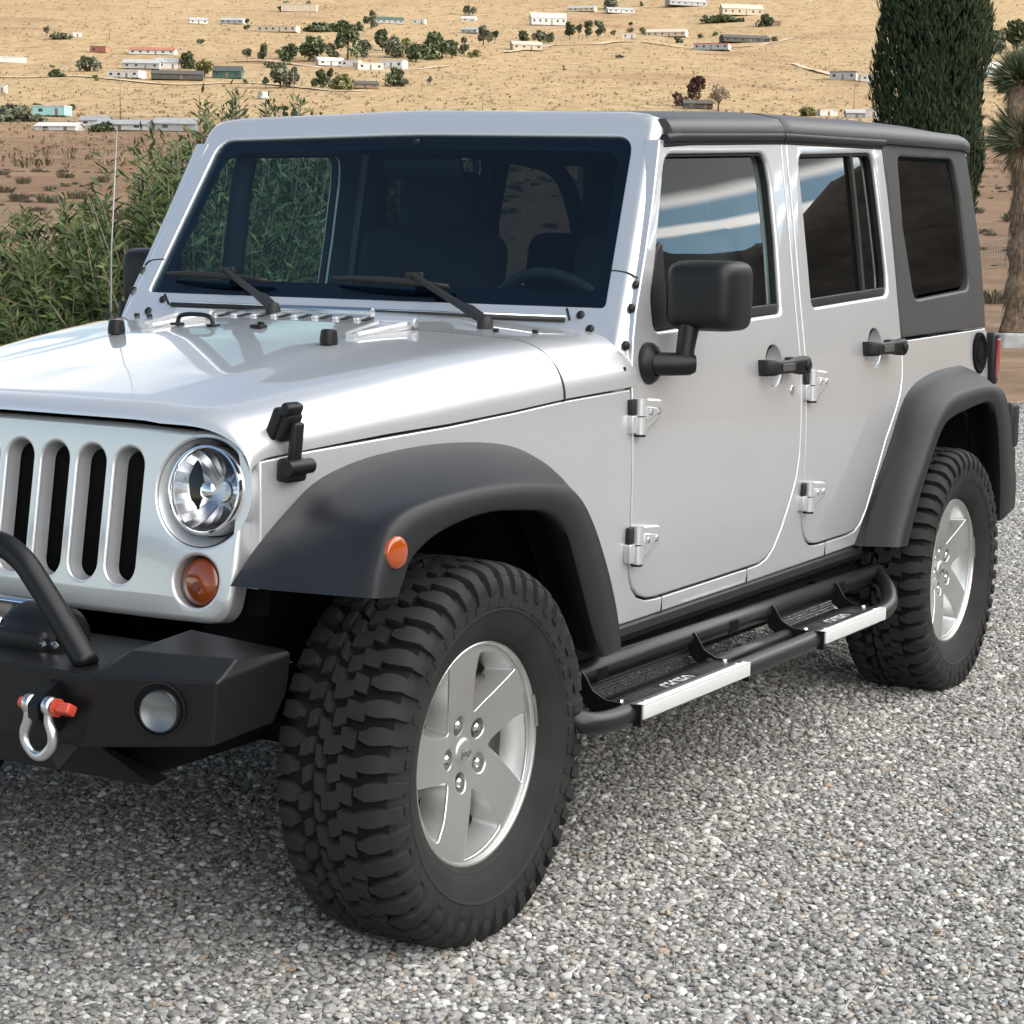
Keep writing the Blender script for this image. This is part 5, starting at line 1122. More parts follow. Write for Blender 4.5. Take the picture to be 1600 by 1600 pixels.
# ================================================================ vegetation near the drive
def leaf_mat(name, c0, c1, back=None, rough=0.55):
    m = bpy.data.materials.new(name); m.use_nodes = True; nt, N, L, B = nodes(m); B.inputs["Roughness"].default_value = rough; B.inputs["Specular IOR Level"].default_value = 0.3
    g = N.new("ShaderNodeNewGeometry"); r = N.new("ShaderNodeValToRGB"); L.new(g.outputs["Random Per Island"], r.inputs[0])
    r.color_ramp.elements[0].color = (*c0, 1); r.color_ramp.elements[1].color = (*c1, 1); L.new(r.outputs[0], B.inputs["Base Color"])
    return m
OLE = leaf_mat("oleander_leaf", (0.032, 0.062, 0.020), (0.150, 0.195, 0.068)); TWIG = mat("dry_twig", (0.26, 0.21, 0.155), 0.8)
BARK = mat("grey_bark", (0.10, 0.075, 0.055), 0.9, var=(20, 0.4))
def shrub(x, y, rad, h, seed, label, stems=150, per=40):
    rng = random.Random(seed); z0 = ground_z(x, y); root = empty("oleander_shrub", (x, y, z0)); tag(root, label, "shrub", "oleander shrubs beside the drive")
    lf = MB(); st = MB(); n = 0
    LV = []; LF = []
    for k in range(stems):
        a = rng.uniform(0, 2*PI); q = math.sqrt(rng.random()); b = Vector((x+math.cos(a)*q*rad*0.30, y+math.sin(a)*q*rad*0.30, z0))
        hh = h*rng.uniform(0.55, 1.05)*(1-0.35*q*q); out = q*rad*rng.uniform(0.7, 1.05)
        tip = Vector((x+math.cos(a)*out, y+math.sin(a)*out, z0+hh)); mid = b.lerp(tip, 0.55)+Vector((rng.uniform(-.1, .1), rng.uniform(-.1, .1), -0.08*h*rng.random()))
        pts = [b.lerp(mid, t)*(1-t)+mid.lerp(tip, t)*t for t in [i/6 for i in range(7)]]
        st.tube(pts, [0.012, 0.011, 0.009, 0.008, 0.006, 0.005, 0.003], 5, caps=False)
        bl = rng.random()
        for j in range(per):
            t = 0.28+0.72*(j/per)**0.85; i = min(int(t*6), 5); p = pts[i].lerp(pts[i+1], t*6-i)+Vector((rng.gauss(0, .02), rng.gauss(0, .02), rng.gauss(0, .02)))
            tg = (pts[i+1]-pts[i]).normalized(); th = j*2.2+rng.uniform(-.4, .4)
            e1 = tg.cross(Vector((0.3, 0.7, 0.2))).normalized(); e2 = tg.cross(e1)
            d = (tg*rng.uniform(0.35, 1.1)+(e1*math.cos(th)+e2*math.sin(th))*0.9).normalized(); L_ = rng.uniform(0.075, 0.14)*(1.0 if t < 0.9 else 0.8); wd = L_*rng.uniform(0.075, 0.11)
            sdv = d.cross(Vector((rng.uniform(-1, 1), rng.uniform(-1, 1), rng.uniform(-1, 1)))).normalized()*wd; dr = Vector((0, 0, -L_*rng.uniform(0, 0.18))); o = len(LV)
            LV += [p, p+d*L_*0.45+sdv, p+d*L_+dr, p+d*L_*0.45-sdv]; LF.append((o, o+1, o+2, o+3))
    mesh("foliage", LV, LF, OLE, root)
    # bare twigs low down
    for k in range(26):
        a = rng.uniform(0, 2*PI); p = Vector((x+math.cos(a)*rad*0.45, y+math.sin(a)*rad*0.45, z0+rng.uniform(0.15, 0.5)*h)); pts = [p]
        for i in range(5): pts.append(pts[-1]+Vector((math.cos(a)*0.11+rng.gauss(0, .04), math.sin(a)*0.11+rng.gauss(0, .04), rng.gauss(0.03, .04))))
        st.tube(pts, [0.008, 0.007, 0.006, 0.005, 0.004, 0.002], 5, caps=False)
    st.build("stem", TWIG, root, smooth=True, recalc=False)
def at(w, s): x, y = xy_of(w, s); return x, y
for (w, s, rad, h, seed, lab) in ((12.9, -2.72, 1.15, 1.55, 5, "low spreading oleander shrub at the left edge with bare twigs"),
                                  (12.7, -1.95, 1.10, 1.95, 1, "leafy green oleander shrub with bare twigs behind the hood"),
                                  (14.4, -1.80, 1.00, 2.40, 2, "tall olive green oleander shrub beside the windshield's left edge"),
                                  (15.4, -1.10, 1.00, 2.12, 3, "green oleander shrub seen through the windshield and passenger window")):
    x, y = at(w, s); shrub(x, y, rad, h, seed, lab, 430, 90)
# Italian cypress
def cypress(w, s):
    x, y = at(w, s); z0 = ground_z(x, y); rng = random.Random(11); root = empty("cypress_tree", (x, y, z0)); tag(root, "tall dark columnar cypress tree behind the rear of the vehicle", "tree")
    H = 9.5; LV = []; LF = []
    def rad(z): t = z/H; return 0.96*(0.80+0.30*min(1, t*5))*(1-max(0, t-0.72)**1.6*4.2) if t > 0.02 else 0.5
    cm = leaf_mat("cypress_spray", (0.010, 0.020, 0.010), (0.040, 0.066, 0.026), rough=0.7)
    lumps = [(rng.uniform(0, 2*PI), rng.uniform(0.1, H), rng.uniform(0.35, 0.9), rng.uniform(-0.16, 0.20)) for _ in range(90)]
    for k in range(9000):
        z = rng.uniform(0.05, H*0.985); a = rng.uniform(0, 2*PI); bump_ = 0
        for la, lz, lr, lh in lumps:
            da = abs((a-la+PI) % (2*PI)-PI)*1.0; d2 = (da*da+((z-lz)/1.6)**2)/(lr*lr)
            if d2 < 1: bump_ += lh*(1-d2)
        r = max(0.12, rad(z)*(1+bump_)*(1-0.28*rng.random()**2)); b = Vector((x+math.cos(a)*r, y+math.sin(a)*r, z0+z))
        out = Vector((math.cos(a), math.sin(a), 0)); side = Vector((-math.sin(a), math.cos(a), 0))
        for j in range(7):
            d = (Vector((0, 0, 1))+out*rng.uniform(0.0, 0.55)+side*rng.uniform(-0.45, 0.45)).normalized(); L_ = rng.uniform(0.07, 0.20); wd = L_*rng.uniform(0.08, 0.16)
            p = b+side*rng.uniform(-.12, .12)+out*rng.uniform(-.08, .05)+Vector((0, 0, rng.uniform(-.15, .1))); sv = d.cross(out+side*rng.uniform(-1, 1)).normalized()*wd; o = len(LV)
            LV += [p-sv*0.5, p+d*L_*0.5-sv, p+d*L_, p+d*L_*0.5+sv, p+sv*0.5]; LF.append((o, o+1, o+2, o+3, o+4))
    mesh("foliage", LV, LF, cm, root)
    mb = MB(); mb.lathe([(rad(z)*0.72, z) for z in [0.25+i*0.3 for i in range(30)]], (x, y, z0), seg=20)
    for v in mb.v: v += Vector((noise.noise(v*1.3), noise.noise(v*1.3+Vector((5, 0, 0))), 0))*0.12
    mb.build("crown_core", mat("cypress_shade", (0.006, 0.011, 0.006), 0.95, spec=0.05), root, smooth=True)  # solid core, foliage colour darkened to paint the crown's inner shade
    mb = MB(); mb.tube([(x, y, z0-0.2), (x, y, z0+1.5), (x, y, z0+5)], [0.16, 0.13, 0.06], 10); mb.build("trunk", BARK, root, smooth=True)
cypress(46.0, 8.88)
# Joshua tree
def joshua(w, s):
    x, y = at(w, s); z0 = ground_z(x, y); rng = random.Random(21); root = empty("joshua_tree", (x, y, z0)); tag(root, "shaggy-trunked joshua tree with spiky leaf heads at the right edge", "tree")
    jb = mat("shaggy_bark", (0.17, 0.125, 0.09), 0.95, spec=0.1, var=(14, 0.45))
    mb = MB(); pts = catmull([(x-0.02, y+0.02, z0-0.1), (x, y, z0+0.9), (x+0.03, y, z0+1.8), (x+0.02, y, z0+2.75)], 6); rr = [0.24-0.05*min(1, i/5)+0.03*math.sin(i*1.7) for i in range(len(pts))]
    mb.tube(pts, rr, 14); mb.tube(catmull([pts[-4], pts[-1]+Vector((-0.25, 0.1, 0.25)), pts[-1]+Vector((-0.20, 0.1, 0.95))], 5), 0.12, 10); mb.tube(catmull([pts[-4], pts[-1]+Vector((0.45, -0.3, 0.3)), pts[-1]+Vector((0.60, -0.4, 0.9))], 5), 0.12, 10)
    for k in range(900):                                          # dead leaf thatch
        i = rng.randrange(2, len(pts)); a = rng.uniform(0, 2*PI); p = pts[i]+Vector((math.cos(a)*rr[i], math.sin(a)*rr[i], rng.uniform(-.1, .1))); d = Vector((math.cos(a)*0.3, math.sin(a)*0.3, -1)).normalized(); q = Vector((-math.sin(a), math.cos(a), 0))*0.012
        mb.add([p-q, p+q, p+d*rng.uniform(0.10, 0.24)], [(0, 1, 2)])
    mb.build("trunk", jb, root, recalc=False)
    g = leaf_mat("joshua_leaf", (0.070, 0.095, 0.050), (0.17, 0.20, 0.115)); dry = leaf_mat("joshua_dead_leaf", (0.16, 0.105, 0.06), (0.36, 0.28, 0.18))
    bx = SD2
    for (o, r, dead) in ((pts[-1]+Vector((0, 0, 0.10))+SD2*(-0.05), 0.62, 1), (pts[-1]+Vector((0, 0, 0.98))+SD2*(-0.12), 0.50, 1), (pts[-1]+Vector((0, 0, 0.85))+SD2*0.65, 0.5, 1), (pts[-1]+Vector((0, 0, 0.2))+SD2*0.75, 0.5, 1)):
        LV = []; LF = []; DV = []; DF = []
        for k in range(1500):
            u = rng.uniform(-0.80, 1); a = rng.uniform(0, 2*PI); rt = math.sqrt(max(0, 1-u*u)); d = Vector((math.cos(a)*rt, math.sin(a)*rt, u)); L_ = r*rng.uniform(0.75, 1.08)*(1.0 if u > -0.2 else 0.8); p = o+d*0.06
            q = d.cross(Vector((rng.gauss(0, 1), rng.gauss(0, 1), rng.gauss(0, 1)))).normalized()*0.011; V_, F_ = (LV, LF) if u > -0.45+rng.uniform(-.2, .2) else (DV, DF); b = len(V_)
            if V_ is DV: d = (d+Vector((0, 0, -0.7))).normalized()
            V_ += [p-q*0.7, p+q*0.7, p+d*L_*0.6+q, p+d*L_, p+d*L_*0.6-q]; F_.append((b, b+1, b+2, b+3, b+4))
        hd = mesh("leaf_head", LV, LF, g, root)
        if DF: mesh("dead_leaf_skirt", DV, DF, dry, hd)
joshua(31.5, 7.46)
# pale kerb stone by the joshua tree, wire fence behind it
def kerb():
    mb = MB(); x, y = at(29.6, 7.62); z = ground_z(x, y)
    rot = Matrix.Rotation(math.atan2(SD2.y, SD2.x)+0.12, 3, 'Z'); mb.box((x, y, z+0.06), (1.9, 0.44, 0.26), rot, 0.05)
    for v in mb.v: v += Vector((noise.noise(v*1.9), noise.noise(v*1.9+Vector((7, 0, 0))), 0.7*noise.noise(v*2.3+Vector((0, 9, 0)))))*0.11
    o = mb.build("kerb_stone", mat("pale_concrete", (0.34, 0.345, 0.34), 0.9, var=(6, 0.2), bump=(30, 0.4, 0.01)), origin=(x, y, z), smooth=True)
    tag(o, "pale concrete kerb stone lying beside the joshua tree's foot", "kerb stone")
kerb()
def wire_fence():
    mb = MB(); a = Vector((*at(40, 7.2), 0)); b = Vector((*at(62, 22), 0)); root = empty("wire_fence", (a.x, a.y, ground_z(a.x, a.y))); tag(root, "low wire fence on thin posts behind the joshua tree trunk", "fence")
    P = []
    for i in range(9):
        p = a.lerp(b, i/8); z = ground_z(p.x, p.y); P.append(Vector((p.x, p.y, z))); m2 = MB(); m2.tube([(p.x, p.y, z-0.1), (p.x, p.y, z+0.62)], 0.022, 6); m2.build("post", mat("fence_steel", (0.16, 0.15, 0.15), 0.6, 0.5) if i == 0 else bpy.data.materials["fence_steel"], root)
    for h in (0.12, 0.26, 0.40, 0.54, 0.60):
        mb.tube([p+Vector((0, 0, h)) for p in P], 0.006, 4)
    for i in range(8):
        for k in range(24): p = P[i].lerp(P[i+1], k/24); mb.tube([p+Vector((0, 0, 0.05)), p+Vector((0, 0, 0.6))], 0.004, 3)
    mb.build("wire", bpy.data.materials["fence_steel"], root, recalc=False)
wire_fence()
# grey-green scrub and dry tufts on the slope behind the drive
def scrub():
    rng = random.Random(8); LV = []; LF = []
    def clump(x, y, r, h, n, wide=1.0):
        z = ground_z(x, y)
        for k in range(n):
            a = rng.uniform(0, 2*PI); q = r*math.sqrt(rng.random()); p = Vector((x+math.cos(a)*q*0.6, y+math.sin(a)*q*0.6, z-0.02)); d = Vector((math.cos(a)*q*0.6, math.sin(a)*q*0.6, h*rng.uniform(0.4, 1)))
            s = Vector((-math.sin(a), math.cos(a), 0))*r*wide*rng.uniform(0.018, 0.045); m = d*0.5+Vector((0, 0, h*0.2)); b = len(LV); LV.extend([p-s*.4, p+m-s, p+d, p+m+s, p+s*.4]); LF.append((b, b+1, b+2, b+3, b+4))
    for k in range(950):
        w = 26+rng.random()**1.7*170; s = rng.uniform(-0.32, 0.32)*w
        if w < 33 and abs(s) < 9 and s > -6: continue
        r = rng.uniform(0.10, 0.42); clump(*at(w, s), r, r*rng.uniform(0.5, 0.9), int(130+160*r))
    o = mesh("desert_scrub", LV, LF, leaf_mat("scrub_leaf", (0.10, 0.095, 0.06), (0.27, 0.235, 0.17))); tag(o, "grey green desert scrub tufts scattered over the brown slope", None, kind="stuff")
    LV.clear(); LF.clear()
    for k in range(26000):
        w = 200+rng.random()**0.8*2000; s = rng.uniform(-0.30, 0.30)*w; r = (0.35+rng.random()**2*1.15)*(0.8 if w < 700 else 1); clump(*at(w, s), r, r*rng.uniform(0.7, 1.2), 7, 4.0)
    o = mesh("valley_brush", LV, LF, leaf_mat("brush_leaf", (0.085, 0.068, 0.036), (0.27, 0.20, 0.112))); tag(o, "low brown brush dotted across the dry valley fan", None, kind="stuff")
scrub()
# ================================================================ the far slope
HOUSES = [
 ("bungalow", 1620, -241.3, 13.7, 4.9, "w g n", "small white bungalow with a grey roof high on the slope, leftmost of a pair"),
 ("bungalow", 1626, -216.2, 17.7, 4.9, "g g n", "grey bungalow with a wide grey roof, right of the small white bungalow"),
 ("shed", 1498, -167.6, 28.1, 4.1, "b b r", "long low beige shed with a white right end high on the slope"),
 ("trailer", 1401, -287.3, 5.9, 3.0, "w w n", "tiny white trailer beside bushes at the upper left"),
 ("shed", 1311, -255.2, 10.3, 3.6, "r n n", "small brown shed alone in the dry grass at the upper left"),
 ("ranch_house", 1300, -220.8, 27.5, 4.7, "w r r", "long ranch house with a reddish roof above the grey compound"),
 ("hall", 1178, -206.3, 20.0, 5.3, "g g r", "big grey metal building in the left compound"),
 ("house", 1185, -193.5, 12.2, 6.1, "w g n", "white gabled house standing right of the big grey metal building"),
 ("trailer", 1091, -199.0, 17.2, 3.6, "w w n", "low white trailer in front of the big grey building"),
 ("ranch_house", 1080, -171.3, 25.5, 4.9, "d d r", "dark roofed brown ranch house at the front of the left compound"),
 ("barn", 1109, -150.1, 14.8, 6.4, "t k r", "dark green barn with a pale right end wall"),
 ("shed", 1212, -84.4, 14.7, 4.0, "w w r", "white flat shed below the tall trees, left of two"),
 ("shed", 1226, -71.6, 14.1, 4.8, "w w r", "white flat shed with bright roof below the tall trees, right of two"),
 ("house", 1234, -108.7, 14.9, 4.9, "w w n", "white house among junk under the tree clump"),
 ("trailer", 1234, -96.6, 11.2, 3.7, "w w n", "white trailer beside the house under the tree clump"),
 ("cabin", 1027, -74.0, 13.1, 3.7, "n d n", "brown flat roofed cabin standing alone below the white sheds"),
 ("ruin", 1831, -187.1, 29.9, 6.6, "b b n", "beige low walled building near the top edge, left half"),
 ("house", 1713, -104.4, 22.8, 5.7, "g t n", "grey house behind the dark hedge"),
 ("trailer", 1731, -80.9, 10.5, 3.7, "w w n", "white box trailer right of the hedge"),
 ("house", 1805, -42.7, 12.0, 4.4, "w w n", "small white house at the top centre"),
 ("house", 1632, -37.5, 12.8, 4.4, "g g n", "small grey house among round trees at the top centre"),
 ("greenhouse", 1244, -293.2, 16.6, 3.4, "w w n", "bright white row of sheds at the left edge, upper"),
 ("trailer", 942, -226.2, 3.7, 3.4, "w w n", "white upright box at the left edge, lower"),
 ("trailer", 719, -156.1, 11.3, 3.3, "c w n", "white and teal trailer below the dry fan at the left"),
 ("house", 583, -124.5, 11.6, 2.3, "w w n", "long low white house in front of the teal trailer"),
 ("house", 640, -125.9, 8.9, 3.1, "w g n", "white gabled house with grey roof right of the teal trailer"),
 ("carport", 583, -106.8, 14.5, 3.0, "w g n", "long grey roofed house with a white carport"),
 ("house", 582, -92.7, 10.9, 3.7, "g g n", "grey house with pale gable half hidden by the oleander tops"),
 ("water_tank", 905, -107.7, 4.7, 3.0, "w w n", "white water tank standing alone below the left fields"),
 ("large_house", 1762, 22.6, 28.8, 10.1, "w w n", "big white two storey house on the upper slope"),
 ("house", 1922, 55.1, 24.4, 5.2, "b g n", "beige house near the top edge, left of two"),
 ("house", 1906, 87.4, 24.2, 5.2, "w g n", "white house near the top edge, right of two"),
 ("house", 1938, 148.3, 36.4, 6.5, "g g n", "wide grey roofed house at the top edge"),
 ("large_house", 1872, 191.2, 36.3, 9.6, "b b n", "large beige house with a white front above the hedge"),
 ("shed", 1777, 207.9, 11.8, 4.3, "n n n", "small brown shed at the right end of the hedge"),
 ("ranch_house", 1635, 170.0, 36.6, 5.9, "d d r", "long dark roofed ranch house below the hedge"),
 ("ranch_house", 1702, 115.8, 31.9, 6.2, "b b n", "long beige ranch house with trees at both ends"),
 ("shed", 1639, 82.4, 9.9, 4.0, "w w n", "small white shed left of the long beige ranch house"),
 ("shed", 1503, 134.1, 24.6, 4.5, "g o n", "long open shed with a red strip at its foot"),
 ("house", 1444, 4.2, 20.1, 6.1, "b b n", "beige house at the foot of the poplar row"),
 ("cabin", 907, 75.4, 12.1, 3.8, "d d n", "dark low cabin under the red brown tree"),
 ("shed", 1190, 179.1, 14.4, 4.7, "g d r", "grey dark roofed shed left of the cypress, upper"),
 ("trailer", 1176, 190.9, 10.0, 3.9, "w w n", "pale trailer between the dark roofed shed and the cypress"),
 ("trailer", 862, 123.7, 7.3, 2.6, "w w n", "white trailer above the vehicle's roof, leftmost of three"),
 ("house", 852, 133.6, 8.3, 3.4, "g g n", "grey gabled house above the vehicle's roof, between two white ones"),
 ("shed", 844, 139.6, 6.6, 3.6, "w w n", "white gabled shed above the vehicle's roof beside the cypress"),
 ("house", 1229, 268.1, 16.4, 8.6, "g w n", "grey house with a white roof right of the cypress"),
 ("house", 1234, 285.3, 16.4, 7.8, "g w n", "grey house with a white roof at the right edge"),
]
TREES = [
 (1396, -306.1, 4.6, 6.8, 1, "small tree beside the tiny white trailer"),
 (1387, -293.9, 12.6, 4.2, 1, "low bush spreading left of the tiny white trailer"),
 (1498, -188.9, 4.1, 8.2, 0, "thin dark tree right of the grey bungalow"),
 (1150, -230.5, 9.7, 8.4, 1, "round grey green tree left of the grey compound"),
 (1102, -237.3, 7.3, 4.0, 0, "dark round bush left of the low white trailer"),
 (1067, -210.2, 3.9, 2.9, 2, "small bush at the left end of the dark ranch house drive"),
 (1183, -183.3, 9.3, 8.9, 0, "full green tree behind the dark roofed ranch house"),
 (1102, -161.0, 8.7, 8.7, 2, "yellow green tree between ranch house and dark green barn"),
 (1249, -157.9, 6.0, 6.8, 0, "round tree at the left start of the tree belt"),
 (1262, -149.8, 7.6, 8.8, 0, "bushy tree second from the left in the tree belt"),
 (1272, -142.3, 5.4, 5.4, 0, "small tree right of the second tree in the belt"),
 (1236, -131.7, 11.2, 10.1, 0, "wide dark tree at the left of the thick clump"),
 (1259, -120.3, 15.2, 13.3, 0, "broad dark tree in the thick clump above the white house"),
 (1280, -112.4, 8.5, 9.3, 1, "pale tree between the broad dark tree and the tallest one"),
 (1282, -102.3, 13.2, 17.8, 0, "tallest dark green tree of the belt"),
 (1300, -93.4, 9.4, 10.2, 1, "grey green tree right of the tallest tree"),
 (1349, -85.7, 9.0, 13.9, 0, "slim dark tree standing upright above the two white sheds"),
 (1306, -75.9, 11.1, 11.1, 1, "rounded tree right of the slim dark tree"),
 (1335, -70.5, 8.1, 8.9, 2, "yellowish tree right of centre in the belt"),
 (1282, -61.6, 13.2, 10.9, 0, "low wide tree behind the right white shed"),
 (1311, -51.3, 15.9, 13.9, 0, "large rounded tree near the right end of the belt"),
 (1332, -41.9, 9.7, 10.5, 0, "medium tree right of the large rounded tree"),
 (1354, -34.9, 4.5, 12.7, 1, "thin poplar at the right end of the tree belt"),
 (1351, -28.0, 7.4, 5.3, 2, "pale dry bush at the far right end of the tree belt"),
 (1207, -139.7, 7.3, 4.0, 0, "low dark bush left of the white house and junk"),
 (1027, -114.0, 11.2, 10.6, 1, "grey green bushy tree at the left of the roadside group"),
 (1023, -120.5, 3.7, 5.3, 0, "small tree at the left foot of the roadside group"),
 (1025, -107.4, 4.3, 9.3, 1, "thin pale tree right of the roadside grey bushy tree"),
 (1025, -94.6, 6.2, 9.0, 0, "leafy tree left of the round willow"),
 (1034, -91.3, 3.4, 10.0, 0, "narrow upright tree beside the round willow"),
 (1017, -83.8, 9.8, 7.4, 2, "round yellow green willow left of the brown cabin"),
 (1044, -59.3, 8.8, 8.5, 0, "lone tree right of the brown cabin"),
 (1042, -55.2, 3.8, 3.8, 0, "small bush at the foot of the lone tree"),
 (1048, -43.4, 2.9, 4.4, 1, "little pale shrub standing alone in the dry field"),
 (1479, -25.1, 10.7, 12.1, 1, "rounded tree right of the small grey house"),
 (1518, -17.7, 6.4, 8.7, 0, "small dark tree far right of the small grey house"),
 (1879, -44.5, 11.4, 9.1, 1, "round grey tree above the small white house"),
 (1620, -111.7, 9.8, 12.3, 1, "upright tree rising from the dark hedge"),
 (1513, -140.1, 16.5, 6.0, 0, "dark hedge bush, left part of the hedge"),
 (1531, -126.0, 18.5, 6.9, 0, "dark hedge bush, middle part of the hedge"),
 (1565, -117.2, 11.4, 6.2, 0, "dark hedge bush, right part of the hedge"),
 (1839, -200.3, 13.4, 7.8, 1, "tree left of the beige low walled building"),
 (1887, -185.0, 10.3, 6.9, 2, "pale bush behind the beige low walled building"),
 (714, -77.5, 2.4, 4.8, 0, "dark tree above the windshield top, left of two"),
 (713, -74.8, 2.8, 4.3, 1, "grey green tree above the windshield top, right of two"),
 (1552, 3.5, 11.3, 7.0, 0, "dark bush at the left end of the poplar row"),
 (1543, 13.6, 11.2, 7.5, 1, "pale bush inside the poplar row's left end"),
 (1540, 20.9, 8.4, 7.5, 0, "dark bush next to the first poplar"),
 (1571, 36.2, 7.1, 13.8, 0, "thick poplar, first of the row of four"),
 (1596, 43.3, 5.8, 10.6, 1, "short poplar, second of the row of four"),
 (1609, 49.9, 6.8, 14.6, 0, "tallest poplar, third of the row of four"),
 (1632, 59.3, 7.9, 11.9, 1, "broad poplar, last of the row of four"),
 (1659, 71.5, 5.5, 4.5, 0, "small round bush between poplars and white shed"),
 (1713, 87.5, 4.7, 8.8, 0, "thin dark tree above the small white shed"),
 (1713, 96.7, 8.3, 5.2, 2, "round bush at the left end of the long beige house"),
 (1934, 80.0, 12.9, 9.9, 1, "pale tree between the two houses at the top edge"),
 (1942, 108.4, 5.9, 4.7, 0, "small bush right of the white house at the top edge"),
 (1773, 201.7, 12.9, 10.7, 0, "bright green tree at the right end of the hedge"),
 (1824, 171.2, 24.3, 5.0, 0, "clipped dark hedge left of the bright green tree"),
 (1849, 158.8, 6.7, 4.5, 0, "small hedge bush left of the clipped hedge"),
 (1622, 118.6, 5.9, 6.9, 0, "small green tree right of the long beige house"),
 (1689, 141.9, 6.1, 3.6, 0, "round shrub in the yard, left of two"),
 (1706, 154.4, 5.2, 3.6, 0, "round shrub in the yard, right of two"),
 (1638, 191.7, 8.4, 4.5, 0, "low shrub right of the dark ranch house"),
 (924, 69.1, 7.3, 5.6, 3, "low dark bush at the left foot of the red brown tree"),
 (959, 78.9, 9.3, 10.5, 3, "red brown tree above the dark cabin"),
 (894, 82.9, 9.2, 9.7, 4, "bare pale tree right of the dark cabin"),
 (857, 115.5, 7.3, 3.6, 2, "pale yellow bush behind the vehicle's roof"),
 (840, 104.0, 1.8, 2.0, 3, "tiny dark bush standing behind the vehicle's roof"),
 (1485, 326.3, 18.0, 15.3, 1, "grey green tree right of the cypress, left of two"),
 (1503, 345.8, 20.0, 20.0, 0, "large green tree at the right edge above the houses"),
 (1068, 244.0, 11.6, 5.8, 0, "dark bush in front of the right edge houses"),
 (775, -173.3, 4.7, 2.8, 0, "dark bush behind the teal trailer"),
 (790, -164.3, 3.8, 2.6, 0, "small dark tree right of the teal trailer"),
 (576, -111.3, 5.9, 2.4, 0, "green bush in front of the gabled white house"),
 (676, -159.3, 12.3, 4.5, 1, "hazy grey bush mass left of the teal trailer"),
 (1197, -259.5, 2.9, 1.8, 2, "tiny bush in the fields at the far left"),
 (1379, -204.6, 6.7, 2.9, 1, "low bush in the field below the bungalows"),
 (1059, -134.8, 2.9, 2.2, 0, "small round bush right of the dark green barn"),
 (1118, -242.4, 3.4, 2.0, 1, "small grey bush near the dark round bush"),
 (716, -70.0, 2.2, 1.7, 1, "low bush on the horizon of the windshield top"),
 (1375, 63.7, 5.8, 2.5, 1, "flat bush in the open grass below the poplars"),
 (1259, 25.6, 1.9, 3.0, 0, "single upright shrub in the open grass"),
]
POLES = [
 (791, -13.3, 9.1, "thin brown utility pole above the windshield"),
 (931, 145.0, 11.8, "thin utility pole left of the cypress"),
 (884, -92.8, 12.3, "faint utility pole by the roadside trees"),
 (594, -110.1, 14.4, "tall pale utility pole beside the carport house"),
 (1390, -264.4, 10.9, "short utility pole at the upper left"),
]
ROADS = [
 [(1100, -270.2), (1100, -245.7), (1102, -223.3), (1063, -193.2), (1038, -163.9), (1063, -130.0), (1011, -93.5), (1001, -68.8)],
 [(1244, -166.9), (1247, -145.0), (1229, -121.0), (1200, -89.6), (1217, -62.0), (1259, -41.7)],
 [(1401, -9.2), (1500, 21.3), (1518, 53.0), (1606, 89.3), (1527, 121.3), (1602, 174.7), (1665, 211.0)],
 [(1375, 174.8), (1222, 177.2), (1212, 201.0), (1157, 219.6), (1169, 280.8)],
]
TURBINE = (1923, 256.9)
_HC = {"w": (0.52, 0.51, 0.485), "g": (0.30, 0.305, 0.31), "b": (0.46, 0.39, 0.30), "r": (0.30, 0.12, 0.08), "n": (0.19, 0.125, 0.08), "d": (0.065, 0.06, 0.055), "t": (0.04, 0.085, 0.07), "k": (0.05, 0.06, 0.055), "c": (0.30, 0.52, 0.52), "o": (0.42, 0.09, 0.06)}
_HM = {}
def hm(c, kind):
    k = c+kind
    if k not in _HM: _HM[k] = mat("painted_"+kind+"_"+{"w": "white", "g": "grey", "b": "beige", "r": "red", "n": "brown", "d": "dark", "t": "green", "k": "black", "c": "teal", "o": "rust"}[c], _HC[c], 0.8, var=(0.6, 0.12))
    return _HM[k]
PANE = mat("far_window", (0.03, 0.035, 0.04), 0.15)
